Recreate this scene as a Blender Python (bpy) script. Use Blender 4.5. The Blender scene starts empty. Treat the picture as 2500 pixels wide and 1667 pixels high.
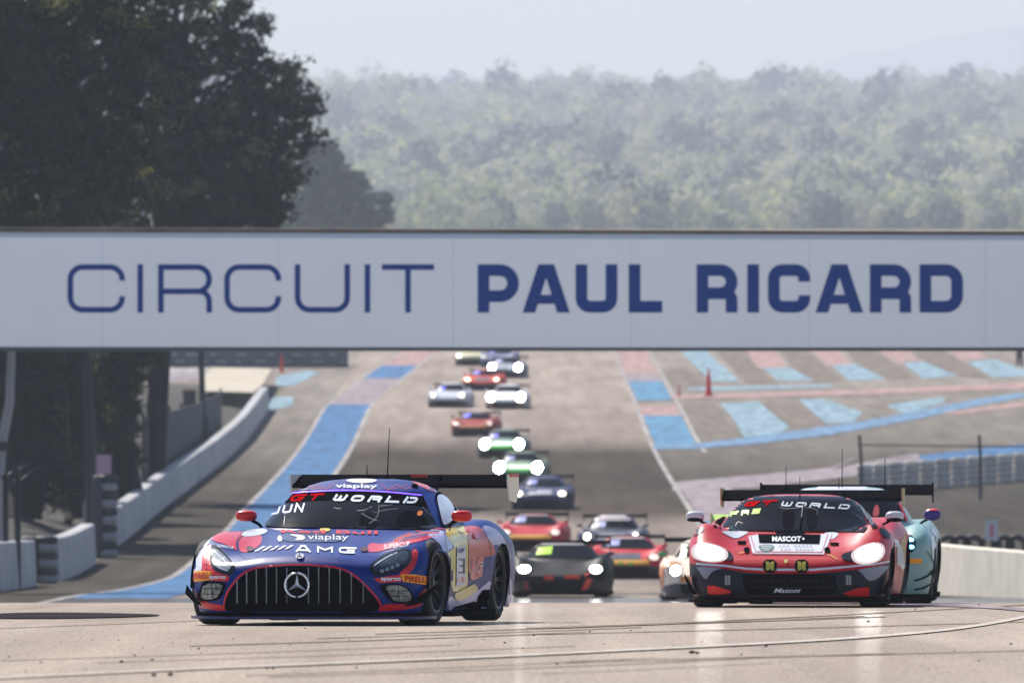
import bpy, bmesh, math, random
import numpy as np
from mathutils import Vector, Matrix, Euler
from mathutils.bvhtree import BVHTree
from mathutils.geometry import delaunay_2d_cdt
random.seed(7)
scene = bpy.context.scene
COL = scene.collection
R = math.radians

# ------------------------------------------------------------------ camera, sky, sun, exposure
FPX = 27778.0            # focal length in photo pixels (400 mm on 36 mm, 2500 px wide)
HORIZON = 1140.0         # photo row of the true horizon
CAMZ = 1.27
cd = bpy.data.cameras.new('camera'); cam = bpy.data.objects.new('camera', cd); COL.objects.link(cam)
cd.lens = 400; cd.sensor_width = 36; cd.clip_start = 1; cd.clip_end = 20000
PITCH = math.atan((HORIZON - 833.5) / FPX)
cam.location = (0, 0, CAMZ); cam.rotation_euler = (math.pi / 2 + PITCH, 0, 0)
cd.dof.use_dof = True; cd.dof.focus_distance = 97; cd.dof.aperture_fstop = 8.0
scene.camera = cam
SUN_AZ, SUN_EL = R(-28), R(47)
w = bpy.data.worlds.new('World'); scene.world = w; w.use_nodes = True
nt = w.node_tree; bg = nt.nodes['Background']
sky = nt.nodes.new('ShaderNodeTexSky'); sky.sky_type = 'NISHITA'; sky.sun_disc = False
sky.sun_elevation = SUN_EL; sky.sun_rotation = SUN_AZ
sky.air_density = 1.0; sky.dust_density = .5; sky.ozone_density = 4.0
nt.links.new(sky.outputs[0], bg.inputs[0]); bg.inputs[1].default_value = 0.08
sd = bpy.data.lights.new('sun', 'SUN'); sun = bpy.data.objects.new('sun', sd); COL.objects.link(sun)
sd.energy = 4.5; sd.angle = R(0.5); sd.color = (1, .935, .85)
tosun = Vector((math.sin(SUN_AZ) * math.cos(SUN_EL), math.cos(SUN_AZ) * math.cos(SUN_EL), math.sin(SUN_EL)))
sun.rotation_euler = tosun.to_track_quat('Z', 'Y').to_euler()
scene.view_settings.view_transform = 'Standard'; scene.view_settings.look = 'None'
scene.view_settings.exposure = 0.84; scene.view_settings.gamma = 1

# ------------------------------------------------------------------ helpers: materials
def srgb(c):
    return tuple(((v / 255) / 12.92 if v / 255 <= .04045 else ((v / 255 + .055) / 1.055) ** 2.4) for v in c)
MATS = {}
def mat(name, col=(.5, .5, .5), rough=.5, metal=0., coat=0., emit=None, estr=0., noise=0., nscale=5., spec=.18, stretch=None, bump=0., trans=0.):
    if name in MATS: return MATS[name]
    m = bpy.data.materials.new(name); m.use_nodes = True
    t = m.node_tree; b = t.nodes['Principled BSDF']
    b.inputs['Base Color'].default_value = (*col, 1); b.inputs['Roughness'].default_value = rough
    b.inputs['Metallic'].default_value = metal; b.inputs['Specular IOR Level'].default_value = spec
    b.inputs['Coat Weight'].default_value = coat; b.inputs['Coat Roughness'].default_value = .06
    if emit is not None:
        b.inputs['Emission Color'].default_value = (*emit, 1); b.inputs['Emission Strength'].default_value = estr
    if noise or bump:
        tc = t.nodes.new('ShaderNodeTexCoord'); n = t.nodes.new('ShaderNodeTexNoise')
        n.inputs['Scale'].default_value = nscale; n.inputs['Detail'].default_value = 6
        src = tc.outputs['Object']
        if stretch:
            mp = t.nodes.new('ShaderNodeMapping'); mp.inputs['Scale'].default_value = stretch
            t.links.new(src, mp.inputs[0]); src = mp.outputs[0]
        t.links.new(src, n.inputs['Vector'])
        if noise:
            r = t.nodes.new('ShaderNodeMapRange'); r.inputs[1].default_value = .3; r.inputs[2].default_value = .7
            r.inputs[3].default_value = 1 - noise; r.inputs[4].default_value = 1 + noise
            t.links.new(n.outputs[0], r.inputs[0])
            mx = t.nodes.new('ShaderNodeVectorMath'); mx.operation = 'SCALE'; mx.inputs[0].default_value = col
            t.links.new(r.outputs[0], mx.inputs['Scale']); t.links.new(mx.outputs[0], b.inputs['Base Color'])
        if bump:
            bp = t.nodes.new('ShaderNodeBump'); bp.inputs['Strength'].default_value = bump
            t.links.new(n.outputs[0], bp.inputs['Height']); t.links.new(bp.outputs[0], b.inputs['Normal'])
    if trans:
        tr = t.nodes.new('ShaderNodeBsdfTransparent'); mix = t.nodes.new('ShaderNodeMixShader')
        mix.inputs[0].default_value = trans; out = t.nodes['Material Output']
        t.links.new(b.outputs[0], mix.inputs[1]); t.links.new(tr.outputs[0], mix.inputs[2]); t.links.new(mix.outputs[0], out.inputs[0])
    MATS[name] = m; return m
def paint(rgb, rough=.34, coat=.2, metal=.0):
    n = 'paint_%02x%02x%02x' % tuple(int(v) for v in rgb) + ('_%d' % int(rough * 100))
    return mat(n, srgb(rgb), rough, metal, coat, spec=.35)
def lamp(name, col, s): return mat(name, (.02, .02, .02), .3, emit=col, estr=s)

# ------------------------------------------------------------------ helpers: objects
def tag(o, label=None, cat=None, group=None, kind=None):
    if label: o['label'] = label
    if cat: o['category'] = cat
    if group: o['group'] = group
    if kind: o['kind'] = kind
    return o
def empty(name, loc=(0, 0, 0), rz=0, rx=0, ry=0):
    o = bpy.data.objects.new(name, None); COL.objects.link(o); o.location = loc; o.rotation_euler = (rx, ry, rz)
    o.empty_display_size = .1
    return o
class MB:
    def __init__(s): s.v = []; s.f = []; s.m = []; s.mats = []; s.sm = []
    def mi(s, m):
        if m not in s.mats: s.mats.append(m)
        return s.mats.index(m)
    def add(s, vs, fs, m, smooth=False):
        o = len(s.v); s.v.extend([tuple(p) for p in vs]); k = s.mi(m)
        for f in fs: s.f.append(tuple(i + o for i in f)); s.m.append(k); s.sm.append(smooth)
        return s
    def box(s, c, d, m, rz=0, bev=0):
        cx, cy, cz = c; a, b, h = d[0] / 2, d[1] / 2, d[2] / 2
        vs = []
        for z in (-h, h):
            for x, y in ((-a, -b), (a, -b), (a, b), (-a, b)):
                vs.append((cx + x * math.cos(rz) - y * math.sin(rz), cy + x * math.sin(rz) + y * math.cos(rz), cz + z))
        return s.add(vs, [(3, 2, 1, 0), (4, 5, 6, 7), (0, 1, 5, 4), (1, 2, 6, 5), (2, 3, 7, 6), (3, 0, 4, 7)], m)
    def tube(s, pts, r, m, n=8, cap=True, smooth=True):
        pts = [Vector(p) for p in pts]; rs = r if isinstance(r, (list, tuple)) else [r] * len(pts)
        vs = []; up = None
        for i, p in enumerate(pts):
            t = (pts[min(i + 1, len(pts) - 1)] - pts[max(i - 1, 0)]).normalized()
            if up is None: up = Vector((0, 0, 1)) if abs(t.z) < .9 else Vector((1, 0, 0))
            a = t.cross(up).normalized(); b = t.cross(a).normalized()
            for k in range(n):
                g = 2 * math.pi * k / n; vs.append(p + (a * math.cos(g) + b * math.sin(g)) * rs[i])
        fs = []
        for i in range(len(pts) - 1):
            for k in range(n): fs.append((i * n + k, i * n + (k + 1) % n, (i + 1) * n + (k + 1) % n, (i + 1) * n + k))
        if cap: fs.append(tuple(range(n))); fs.append(tuple(reversed(range(len(vs) - n, len(vs)))))
        return s.add(vs, fs, m, smooth)
    def lathe(s, prof, m, c=(0, 0, 0), axis='z', n=24, close=False, smooth=True):
        vs = []; k = len(prof)
        for i in range(n):
            a = 2 * math.pi * i / n; ca, sa = math.cos(a), math.sin(a)
            for r, h in prof:
                p = {'z': (r * ca, r * sa, h), 'x': (h, r * ca, r * sa), 'y': (r * ca, h, r * sa)}[axis]
                vs.append((p[0] + c[0], p[1] + c[1], p[2] + c[2]))
        fs = []
        for i in range(n):
            j = (i + 1) % n
            for q in range(k if close else k - 1): fs.append((i * k + q, j * k + q, j * k + (q + 1) % k, i * k + (q + 1) % k))
        return s.add(vs, fs, m, smooth)
    def ellip(s, c, r, m, e=2.0, nu=16, nv=10, rz=0):
        vs = []; fs = []
        sg = lambda t: math.copysign(abs(t) ** (2 / e), t)
        for j in range(nv + 1):
            ph = -math.pi / 2 + math.pi * j / nv
            for i in range(nu):
                th = 2 * math.pi * i / nu
                x, y, z = r[0] * sg(math.cos(ph)) * sg(math.cos(th)), r[1] * sg(math.cos(ph)) * sg(math.sin(th)), r[2] * sg(math.sin(ph))
                vs.append((c[0] + x * math.cos(rz) - y * math.sin(rz), c[1] + x * math.sin(rz) + y * math.cos(rz), c[2] + z))
        for j in range(nv):
            for i in range(nu): fs.append((j * nu + i, j * nu + (i + 1) % nu, (j + 1) * nu + (i + 1) % nu, (j + 1) * nu + i))
        return s.add(vs, fs, m, True)
    def build(s, name, parent=None, weld=0, flat=None):
        me = bpy.data.meshes.new(name); me.from_pydata(s.v, [], s.f)
        for m in s.mats: me.materials.append(m)
        me.polygons.foreach_set('material_index', s.m); me.polygons.foreach_set('use_smooth', s.sm)
        if weld:
            b = bmesh.new(); b.from_mesh(me); bmesh.ops.remove_doubles(b, verts=b.verts, dist=weld)
            bmesh.ops.dissolve_degenerate(b, edges=b.edges, dist=1e-5); b.to_mesh(me); b.free()
        me.update()
        o = bpy.data.objects.new(name, me); COL.objects.link(o)
        if parent: o.parent = parent
        return o
def solo(mb, name, label, cat, group=None, loc=None, rz=0):
    o = mb.build(name)
    if loc: o.location = loc
    o.rotation_euler = (0, 0, rz)
    return tag(o, label, cat, group)
def copy_tree(o, parent=None):
    c = o.copy(); COL.objects.link(c); c.parent = parent
    for ch in list(o.children): copy_tree(ch, c)
    return c

# ------------------------------------------------------------------ helpers: terrain profile, pixel <-> ground
_P = [(-400, -.9), (0, -.95), (60, -1.10), (92, -1.281), (114, -1.40), (125, -1.49), (140, -1.74), (155, -2.0), (180, -2.36), (210, -2.60), (235, -2.68),
      (270, -2.88), (299, -2.95), (330, -2.62), (360, -2.06), (386, -1.46), (427, -.62), (470, .35), (505, 1.32), (555, 3.0), (590, 4.05), (640, 5.7),
      (800, 10.8), (1000, 17), (1500, 31.0), (2800, 58), (4000, 104), (6000, 186), (7400, 236), (8200, 243), (13000, 243)]
def _pchip(pts):
    x = np.array([p[0] for p in pts], float); y = np.array([p[1] for p in pts], float)
    h = np.diff(x); d = np.diff(y) / h; m = np.zeros_like(x); m[0] = d[0]; m[-1] = d[-1]
    for i in range(1, len(x) - 1):
        if d[i - 1] * d[i] > 0:
            w1 = 2 * h[i] + h[i - 1]; w2 = h[i] + 2 * h[i - 1]; m[i] = (w1 + w2) / (w1 / d[i - 1] + w2 / d[i])
    def f(q):
        q = np.asarray(q, float); i = np.clip(np.searchsorted(x, q) - 1, 0, len(x) - 2); t = (q - x[i]) / h[i]
        return ((1 + 2 * t) * (1 - t) ** 2 * y[i] + t * (1 - t) ** 2 * h[i] * m[i] + t * t * (3 - 2 * t) * y[i + 1] + t * t * (t - 1) * h[i] * m[i + 1])
    return f
prof = _pchip(_P)
ROWS = np.unique(np.concatenate([np.arange(-400, 40, 40), np.arange(40, 700, 2.5), np.arange(700, 1600, 20), np.arange(1600, 7000, 50), np.arange(7000, 13001, 400)]))
ROWZ = prof(ROWS) + CAMZ
def gz(D): return float(np.interp(D, ROWS, ROWZ))            # world height of the ground at distance D
_FD = np.arange(205, 1500, .5); _FY = np.array([HORIZON - (gz(d) - CAMZ) * FPX / d for d in _FD])
_ND = np.arange(30, 122, .25); _NY = np.array([HORIZON - (gz(d) - CAMZ) * FPX / d for d in _ND])
def Dfar(py): return float(np.interp(-py, -_FY, _FD))
def Dnear(py): return float(np.interp(-py, -_NY, _ND))
def wx(px, D): return (px - 1250) * D / FPX
def wz(py, D): return CAMZ + (HORIZON - py) * D / FPX
def inpoly(x, y, P):
    """non-zero winding test"""
    w = 0; j = len(P) - 1
    for i in range(len(P)):
        (x0, y0), (x1, y1) = P[j], P[i]
        if y0 <= y < y1:
            if (x1 - x0) * (y - y0) - (x - x0) * (y1 - y0) > 0: w += 1
        elif y1 <= y < y0:
            if (x1 - x0) * (y - y0) - (x - x0) * (y1 - y0) < 0: w -= 1
        j = i
    return w != 0
def tess(polys, step):
    """triangles that fill the union of the polygons, with inner points every `step`"""
    vs = []; es = []; fs = []
    for P in polys:
        o = len(vs); Q = []
        for i, a in enumerate(P):
            b = P[(i + 1) % len(P)]; n = max(1, int(math.hypot(b[0] - a[0], b[1] - a[1]) / step))
            for k in range(n): Q.append((a[0] + (b[0] - a[0]) * k / n, a[1] + (b[1] - a[1]) * k / n))
        vs += [Vector(q) for q in Q]; fs.append(list(range(o, len(vs))))
        x0, x1 = min(q[0] for q in Q), max(q[0] for q in Q); y0, y1 = min(q[1] for q in Q), max(q[1] for q in Q)
        y = y0 + step * .5
        while y < y1:
            x = x0 + step * .5
            while x < x1:
                if inpoly(x, y, P): vs.append(Vector((x, y)))
                x += step
            y += step
    r = delaunay_2d_cdt(vs, es, fs, 0, 1e-4)
    V = [(v.x, v.y) for v in r[0]]; F = []
    bb = [(min(q[0] for q in P), max(q[0] for q in P), min(q[1] for q in P), max(q[1] for q in P)) for P in polys]
    for f in r[2]:
        cx = sum(V[i][0] for i in f) / len(f); cy = sum(V[i][1] for i in f) / len(f)
        if any(b[0] <= cx <= b[1] and b[2] <= cy <= b[3] and inpoly(cx, cy, P) for b, P in zip(bb, polys)): F.append(tuple(f))
    return V, F
def smoothpoly(P, n=3):
    """Chaikin corner cutting, closed"""
    for _ in range(n):
        Q = []
        for i, a in enumerate(P):
            b = P[(i + 1) % len(P)]
            Q += [(a[0] * .75 + b[0] * .25, a[1] * .75 + b[1] * .25), (a[0] * .25 + b[0] * .75, a[1] * .25 + b[1] * .75)]
        P = Q
    return P
def smoothline(P, n=2):
    for _ in range(n):
        Q = [P[0]]
        for a, b in zip(P, P[1:]):
            Q += [(a[0] * .75 + b[0] * .25, a[1] * .75 + b[1] * .25), (a[0] * .25 + b[0] * .75, a[1] * .25 + b[1] * .75)]
        P = Q + [P[-1]]
    return P
def strip(P, w, w2=None):
    """polyline -> one mitred band polygon"""
    P = [p for i, p in enumerate(P) if i == 0 or math.hypot(p[0] - P[i - 1][0], p[1] - P[i - 1][1]) > 1e-3 * w]
    L = []; Rr = []; n = len(P)
    for i, p in enumerate(P):
        a = P[max(i - 1, 0)]; b = P[min(i + 1, n - 1)]
        def nr(u, v):
            dx, dy = v[0] - u[0], v[1] - u[1]; l = math.hypot(dx, dy) or 1; return (-dy / l, dx / l)
        if i == 0: m = nr(p, b); k = 1
        elif i == n - 1: m = nr(a, p); k = 1
        else:
            n1, n2 = nr(a, p), nr(p, b); m = (n1[0] + n2[0], n1[1] + n2[1]); l = math.hypot(*m) or 1; m = (m[0] / l, m[1] / l)
            k = 1 / max(.35, m[0] * n1[0] + m[1] * n1[1])
        h = (w if w2 is None else w + (w2 - w) * i / (n - 1)) / 2 * k
        L.append((p[0] + m[0] * h, p[1] + m[1] * h)); Rr.append((p[0] - m[0] * h, p[1] - m[1] * h))
    return L + Rr[::-1]

# stroke letters in a unit box (x right, y down 0..1); every letter is a list of polylines
def arc(cx, cy, rx, ry, a0, a1, n=6):
    return [(cx + rx * math.cos(R(a0 + (a1 - a0) * i / n)), cy + ry * math.sin(R(a0 + (a1 - a0) * i / n))) for i in range(n + 1)]
def glyph(c, r=.22, h=.0):
    """h: half stroke, so that the outer edges stay inside the unit box; returns polylines"""
    rx, ry = r, r; x0, x1, y0, y1 = h, 1 - h, h, 1 - h; m = .54
    C = lambda: arc(x1 - rx, y0 + ry, rx, ry, 0, -90)[0:] + arc(x0 + rx, y0 + ry, rx, ry, -90, -180) + arc(x0 + rx, y1 - ry, rx, ry, 180, 90) + arc(x1 - rx, y1 - ry, rx, ry, 90, 0)
    if c == 'C': return [[(x1, y0 + ry + .08)] + C() + [(x1, y1 - ry - .08)]]
    if c == 'I': return [[(.5, 0), (.5, 1)]]
    if c in 'PR':
        q = (m - y0) / 2; q = min(q, ry); o = [[(x0, 1), (x0, y0), (x1 - rx, y0)] + arc(x1 - rx, y0 + q, rx, q, -90, 0)[1:] + arc(x1 - rx, m - q, rx, q, 0, 90) + [(x0 + h, m)]]
        if c == 'R': o.append([(x1 - rx - .1, m + .01)] + arc(x1 - rx * .9, m + .16, rx * .9, .15, -90, 0) + [(x1, 1)])
        return o
    if c == 'U': return [[(x0, 0), (x0, y1 - ry)] + arc(x0 + rx, y1 - ry, rx, ry, 180, 90)[1:] + arc(x1 - rx, y1 - ry, rx, ry, 90, 0) + [(x1, 0)]]
    if c == 'T': return [[(0, y0), (1, y0)], [(.5, y0), (.5, 1)]]
    if c == 'L': return [[(x0, 0), (x0, y1), (1, y1)]]
    if c == 'A': return [[(.02 + h * .8, 1), (.5 - h * .45, 0)], [(.98 - h * .8, 1), (.5 + h * .45, 0)], [(.5 - .16, y0 * .6), (.5 + .16, y0 * .6)], [(.2, .72), (.8, .72)]]
    if c == 'D': return [[(x0 + h, y0), (x1 - rx, y0)] + arc(x1 - rx, y0 + ry, rx, ry, -90, 0)[1:] + arc(x1 - rx, y1 - ry, rx, ry, 0, 90) + [(x0 + h, y1)], [(x0, 0), (x0, 1)]]
    if c == 'W': return [[(x0, 0), (x0, y1 - .15), (x0 + .1, y1), (x1 - .1, y1), (x1, y1 - .15), (x1, 0)], [(.5, .15), (.5, y1)]]
    if c == 'O': return [[(x0, .5), (x0, y0 + ry)] + arc(x0 + rx, y0 + ry, rx, ry, 180, 270)[1:] + arc(x1 - rx, y0 + ry, rx, ry, -90, 0) + arc(x1 - rx, y1 - ry, rx, ry, 0, 90) + arc(x0 + rx, y1 - ry, rx, ry, 90, 180) + [(x0, .5)]]
    if c == 'G': return [[(1, y0), (x0 + rx, y0)] + arc(x0 + rx, y0 + ry, rx, ry, -90, -180)[1:] + arc(x0 + rx, y1 - ry, rx, ry, 180, 90) + [(x1, y1), (x1, .52), (.5, .52)]]
    if c == 'M': return [[(x0, 1), (x0, y0), (.5, .55), (x1, y0), (x1, 1)]]
    if c == 'J': return [[(.45, y0), (x1, y0), (x1, y1 - ry)] + arc(x1 - rx, y1 - ry, rx, ry, 0, 90)[1:] + [(x0, y1)]]
    if c == 'N': return [[(x0, 1), (x0, 0), (x1, 1), (x1, 0)]]
    if c == 'F': return [[(x0, 1), (x0, y0), (1, y0)], [(x0, .5), (.85, .5)]]
    if c == 'E': return [[(1, y0), (x0, y0), (x0, y1), (1, y1)], [(x0, .5), (.85, .5)]]
    if c == 'S': return [[(1, y0), (x0, y0), (x0, .5), (x1, .5), (x1, y1), (0, y1)]]
    if c == 'K': return [[(x0, 0), (x0, 1)], [(x0, .6), (x1, 0)], [(x0 + .25, .42), (x1, 1)]]
    if c == 'B': return [[(x0, .5), (x0, y0), (x1, y0), (x1, .5), (x0, .5), (x0, y1), (x1, y1), (x1, .5)]]
    if c == '3': return [[(0, y0), (x1, y0), (x1, y1), (0, y1)], [(.2, .5), (x1, .5)]]
    if c == '/': return [[(0, 1), (1, 0)]]
    return []
def stroke_text(s, x0, y0, x1, y1, wpx, widths=None, gap=.25, slant=0., rise=0.):
    """letters laid out in a box (y down); returns polygons. slant: x shift per unit height; rise: y change over the width"""
    n = len(s); ws = [.35 if c in 'I/' else (.5 if c == ' ' else 1) for c in s] if widths is None else widths
    tot = sum(ws) + gap * (n - 1); H = y1 - y0; u = (x1 - x0) / tot; x = x0; out = []
    for c, q in zip(s, ws):
        Wd = u * q
        for pl in glyph(c, .2, min(.3, wpx / H / 2)):
            pts = []
            for a, b in pl:
                X = x + a * Wd; Y = y0 + b * H + rise * (X - x0) / (x1 - x0); pts.append((X + slant * (1 - b) * H, Y))
            out.append(strip(pts, wpx))
        x += Wd + gap * u
    return out
def font_tris(s, x0, y0, x1, y1, rise=0., slant=0., bold=0.0):
    """built-in font text as triangles in a box (y down)"""
    cu = bpy.data.curves.new('t', 'FONT'); cu.body = s; cu.resolution_u = 2; cu.offset = bold
    o = bpy.data.objects.new('t', cu); COL.objects.link(o)
    dg = bpy.context.evaluated_depsgraph_get(); dg.update()
    me = o.evaluated_get(dg).to_mesh(); me.calc_loop_triangles()
    V = [(v.co.x, v.co.y) for v in me.vertices]; F = [tuple(t.vertices) for t in me.loop_triangles]
    o.evaluated_get(dg).to_mesh_clear(); bpy.data.objects.remove(o); bpy.data.curves.remove(cu)
    ax, bx = min(v[0] for v in V), max(v[0] for v in V); ay, by = min(v[1] for v in V), max(v[1] for v in V)
    W = []
    for x, y in V:
        u = (x - ax) / (bx - ax); q = (y - ay) / (by - ay)
        W.append((x0 + u * (x1 - x0) + slant * q * (y1 - y0), y1 - q * (y1 - y0) + rise * u))
    return W, F
# ------------------------------------------------------------------ ground and road
def node_mat(name):
    m = bpy.data.materials.new(name); m.use_nodes = True; return m, m.node_tree, m.node_tree.nodes['Principled BSDF']
def asphalt(name, c1, c2, bands=None, rough=.85, spec=0., gloss=0.):
    m, t, b = node_mat(name); N = t.nodes.new; Lk = t.links.new
    tc = N('ShaderNodeTexCoord'); src = tc.outputs['Object']
    def noise(sc, st, det=5):
        mp = N('ShaderNodeMapping'); mp.inputs['Scale'].default_value = st; Lk(src, mp.inputs[0])
        n = N('ShaderNodeTexNoise'); n.inputs['Scale'].default_value = sc; n.inputs['Detail'].default_value = det; Lk(mp.outputs[0], n.inputs['Vector']); return n.outputs[0]
    big = noise(.35, (1, .12, 1)); fine = noise(45, (1, .12, 1), 2); lines = noise(1.6, (1, .02, 1), 4)
    r = N('ShaderNodeMapRange'); r.inputs[1].default_value = .32; r.inputs[2].default_value = .68; Lk(big, r.inputs[0])
    mx = N('ShaderNodeMix'); mx.data_type = 'RGBA'; mx.inputs[6].default_value = (*c1, 1); mx.inputs[7].default_value = (*c2, 1); Lk(r.outputs[0], mx.inputs[0])
    col = mx.outputs[2]
    for nz, lo, hi in ((fine, .72, 1.28), (lines, .84, 1.12)):
        q = N('ShaderNodeMapRange'); q.inputs[1].default_value = .3; q.inputs[2].default_value = .7; q.inputs[3].default_value = lo; q.inputs[4].default_value = hi; Lk(nz, q.inputs[0])
        v = N('ShaderNodeVectorMath'); v.operation = 'SCALE'; Lk(col, v.inputs[0]); Lk(q.outputs[0], v.inputs['Scale']); col = v.outputs[0]
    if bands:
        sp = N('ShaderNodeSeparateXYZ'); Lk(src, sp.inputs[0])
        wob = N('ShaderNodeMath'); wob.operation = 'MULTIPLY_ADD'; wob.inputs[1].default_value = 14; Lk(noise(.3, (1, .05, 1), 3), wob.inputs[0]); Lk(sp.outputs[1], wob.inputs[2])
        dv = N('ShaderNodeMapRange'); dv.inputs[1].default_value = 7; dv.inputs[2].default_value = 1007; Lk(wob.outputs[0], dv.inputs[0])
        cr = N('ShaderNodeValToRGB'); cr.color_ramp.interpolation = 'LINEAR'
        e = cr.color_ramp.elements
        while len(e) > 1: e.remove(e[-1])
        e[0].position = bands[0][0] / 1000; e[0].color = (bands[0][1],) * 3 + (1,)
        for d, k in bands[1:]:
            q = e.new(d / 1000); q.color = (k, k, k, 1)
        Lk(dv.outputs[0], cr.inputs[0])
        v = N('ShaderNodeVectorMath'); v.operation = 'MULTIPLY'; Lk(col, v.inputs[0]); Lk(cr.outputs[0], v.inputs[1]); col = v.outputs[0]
    Lk(col, b.inputs['Base Color']); b.inputs['Specular IOR Level'].default_value = spec
    rr = N('ShaderNodeMapRange'); rr.inputs[1].default_value = .3; rr.inputs[2].default_value = .7; rr.inputs[3].default_value = rough - .05; rr.inputs[4].default_value = rough + .07; Lk(lines, rr.inputs[0]); Lk(rr.outputs[0], b.inputs['Roughness'])
    bp = N('ShaderNodeBump'); bp.inputs['Strength'].default_value = .12; bp.inputs['Distance'].default_value = .004; Lk(fine, bp.inputs['Height']); Lk(bp.outputs[0], b.inputs['Normal'])
    if gloss:
        g = N('ShaderNodeBsdfGlossy'); g.inputs['Roughness'].default_value = .13; mixs = N('ShaderNodeMixShader'); mixs.inputs[0].default_value = gloss
        Lk(b.outputs[0], mixs.inputs[1]); Lk(g.outputs[0], mixs.inputs[2]); Lk(mixs.outputs[0], t.nodes['Material Output'].inputs[0])
    return m
M_road = asphalt('asphalt_worn_shaded', (.215, .18, .156), (.285, .243, .208), [(0, 1.0), (190, .95), (300, .95), (368, 1.0), (384, .34), (430, .28), (480, .32), (505, .95), (560, 1.2), (1000, 1.25)])  # dark middle bands paint the trees' shadow into the road colour
M_run = asphalt('asphalt_runoff_shaded', (.195, .175, .155), (.26, .235, .205), [(0, 1.0), (240, .32), (370, .31), (430, .38), (520, .85), (620, 1.1), (1000, 1.2)])  # dark bands are tree shade put into the pavement colour
M_grass = mat('dry_grass', (.075, .085, .03), .9, noise=.35, nscale=.15)
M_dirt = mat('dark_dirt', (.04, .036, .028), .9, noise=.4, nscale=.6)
def sheet(xs, off, m, name, y0=-400, y1=13000, xf=None, zf=None):
    rows = [(y, z) for y, z in zip(ROWS, ROWZ) if y0 <= y <= y1]; vs = []; n = len(xs)
    for y, z in rows:
        for x in xs:
            X = xf(x, y) if xf else x
            vs.append((X, y, z + off + (zf(X, y) if zf else 0)))
    fs = [(i * n + k, i * n + k + 1, (i + 1) * n + k + 1, (i + 1) * n + k) for i in range(len(rows) - 1) for k in range(n - 1)]
    o = MB().add(vs, fs, m, True).build(name); o['kind'] = 'structure'; return o
xs_all = [-6000, -2500, -900, -300, -120, -60, -30, -20, -12, -6, 0, 6, 12, 20, 30, 60, 120, 300, 900, 2500, 6000]
sheet(xs_all, -.012, M_grass, 'ground')
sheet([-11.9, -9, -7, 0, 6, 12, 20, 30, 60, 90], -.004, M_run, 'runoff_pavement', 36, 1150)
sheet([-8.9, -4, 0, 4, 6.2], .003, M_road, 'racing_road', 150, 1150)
def near_zone():
    return sheet([-14, -9, -6, -3, 0, 3, 6, 9, 14, 22], .003, asphalt('asphalt_near', (.29, .24, .20), (.385, .325, .27), rough=.9, spec=0., gloss=.09), 'corner_road', 40, 150)
near_zone()
def bank_z(x, y): return max(0, min(1, (-12.6 - x) / 8)) * 2.3 * max(0, min(1, (590 - y) / 70))
sheet([-70, -50, -30, -20, -11.9], -.004, asphalt('pavement_pale', (.20, .17, .15), (.27, .235, .205)), 'left_pavement', 600, 1150)
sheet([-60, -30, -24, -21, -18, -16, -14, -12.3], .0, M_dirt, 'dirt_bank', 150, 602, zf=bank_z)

# painted ground markings, traced as polygons lying on the ground
MK = {}
def marking(polys, m, off, near=False, step=8, store='painted_marking'):
    V, F = tess(polys, step); P = []
    for px, py in V:
        D = Dnear(py) if near else Dfar(py); P.append((wx(px, D), D, gz(D) + off))
    MK.setdefault((store), MB()).add(P, F, m)
def ground_band(x0, x1, d0, d1, m, off, store='painted_marking', step=5):
    n = max(1, int((d1 - d0) / step)); vs = []; fs = []
    f0 = x0 if callable(x0) else (lambda d: x0); f1 = x1 if callable(x1) else (lambda d: x1)
    ds = sorted(set([d0, d1] + [float(r) for r in ROWS if d0 < r < d1]))
    for d in ds: vs += [(f0(d), d, gz(d) + off), (f1(d), d, gz(d) + off)]
    for i in range(len(ds) - 1): fs.append((2 * i, 2 * i + 1, 2 * i + 3, 2 * i + 2))
    MK.setdefault(store, MB()).add(vs, fs, m)
M_blue = mat('track_paint_blue', (.03, .115, .25), .9, noise=.34, nscale=2.2, stretch=(1, .12, 1))
M_lblue = mat('track_paint_light_blue', (.17, .26, .31), .9, noise=.34, nscale=2.2, stretch=(1, .12, 1))
M_pink = mat('track_paint_pink', (.30, .19, .175), .9, noise=.34, nscale=2.2, stretch=(1, .12, 1))
M_lav = mat('track_paint_lavender', (.22, .18, .195), .9, noise=.34, nscale=2.2, stretch=(1, .12, 1))
M_white = mat('track_paint_white', (.27, .25, .235), .9, noise=.34, nscale=2.2, stretch=(1, .12, 1))
M_brown = mat('track_paint_brown', (.135, .108, .085), .9, noise=.34, nscale=2.2, stretch=(1, .12, 1))
def bend(d): return max(0, (d - 545) / 95) ** 1.4 * 1.7
S = 'painted_stripe'
ground_band(lambda d: -9.0 + bend(d), lambda d: -7.0 + bend(d), 212, 557, M_blue, .014, S)
ground_band(lambda d: -9.0 + bend(d), lambda d: -7.0 + bend(d), 557, 612, M_lav, .014, S)
ground_band(lambda d: -9.0 + bend(d), lambda d: -7.0 + bend(d), 612, 640, M_blue, .014, S)
ground_band(lambda d: -9.0 + bend(d), lambda d: -7.0 + bend(d), 640, 700, M_pink, .014, S)
ground_band(lambda d: -9.18 + bend(d), lambda d: -9.0 + bend(d), 212, 700, M_white, .018, 'edge_line'); ground_band(lambda d: -7.0 + bend(d), lambda d: -6.78 + bend(d), 300, 700, M_white, .018, 'edge_line')
ground_band(5.95, 6.15, 300, 700, M_white, .018, 'edge_line'); ground_band(8.05, 8.25, 480, 700, M_white, .018, 'edge_line')
M_blue2 = mat('track_paint_mid_blue', (.06, .18, .30), .9, noise=.34, nscale=2.2, stretch=(1, .12, 1))
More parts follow.
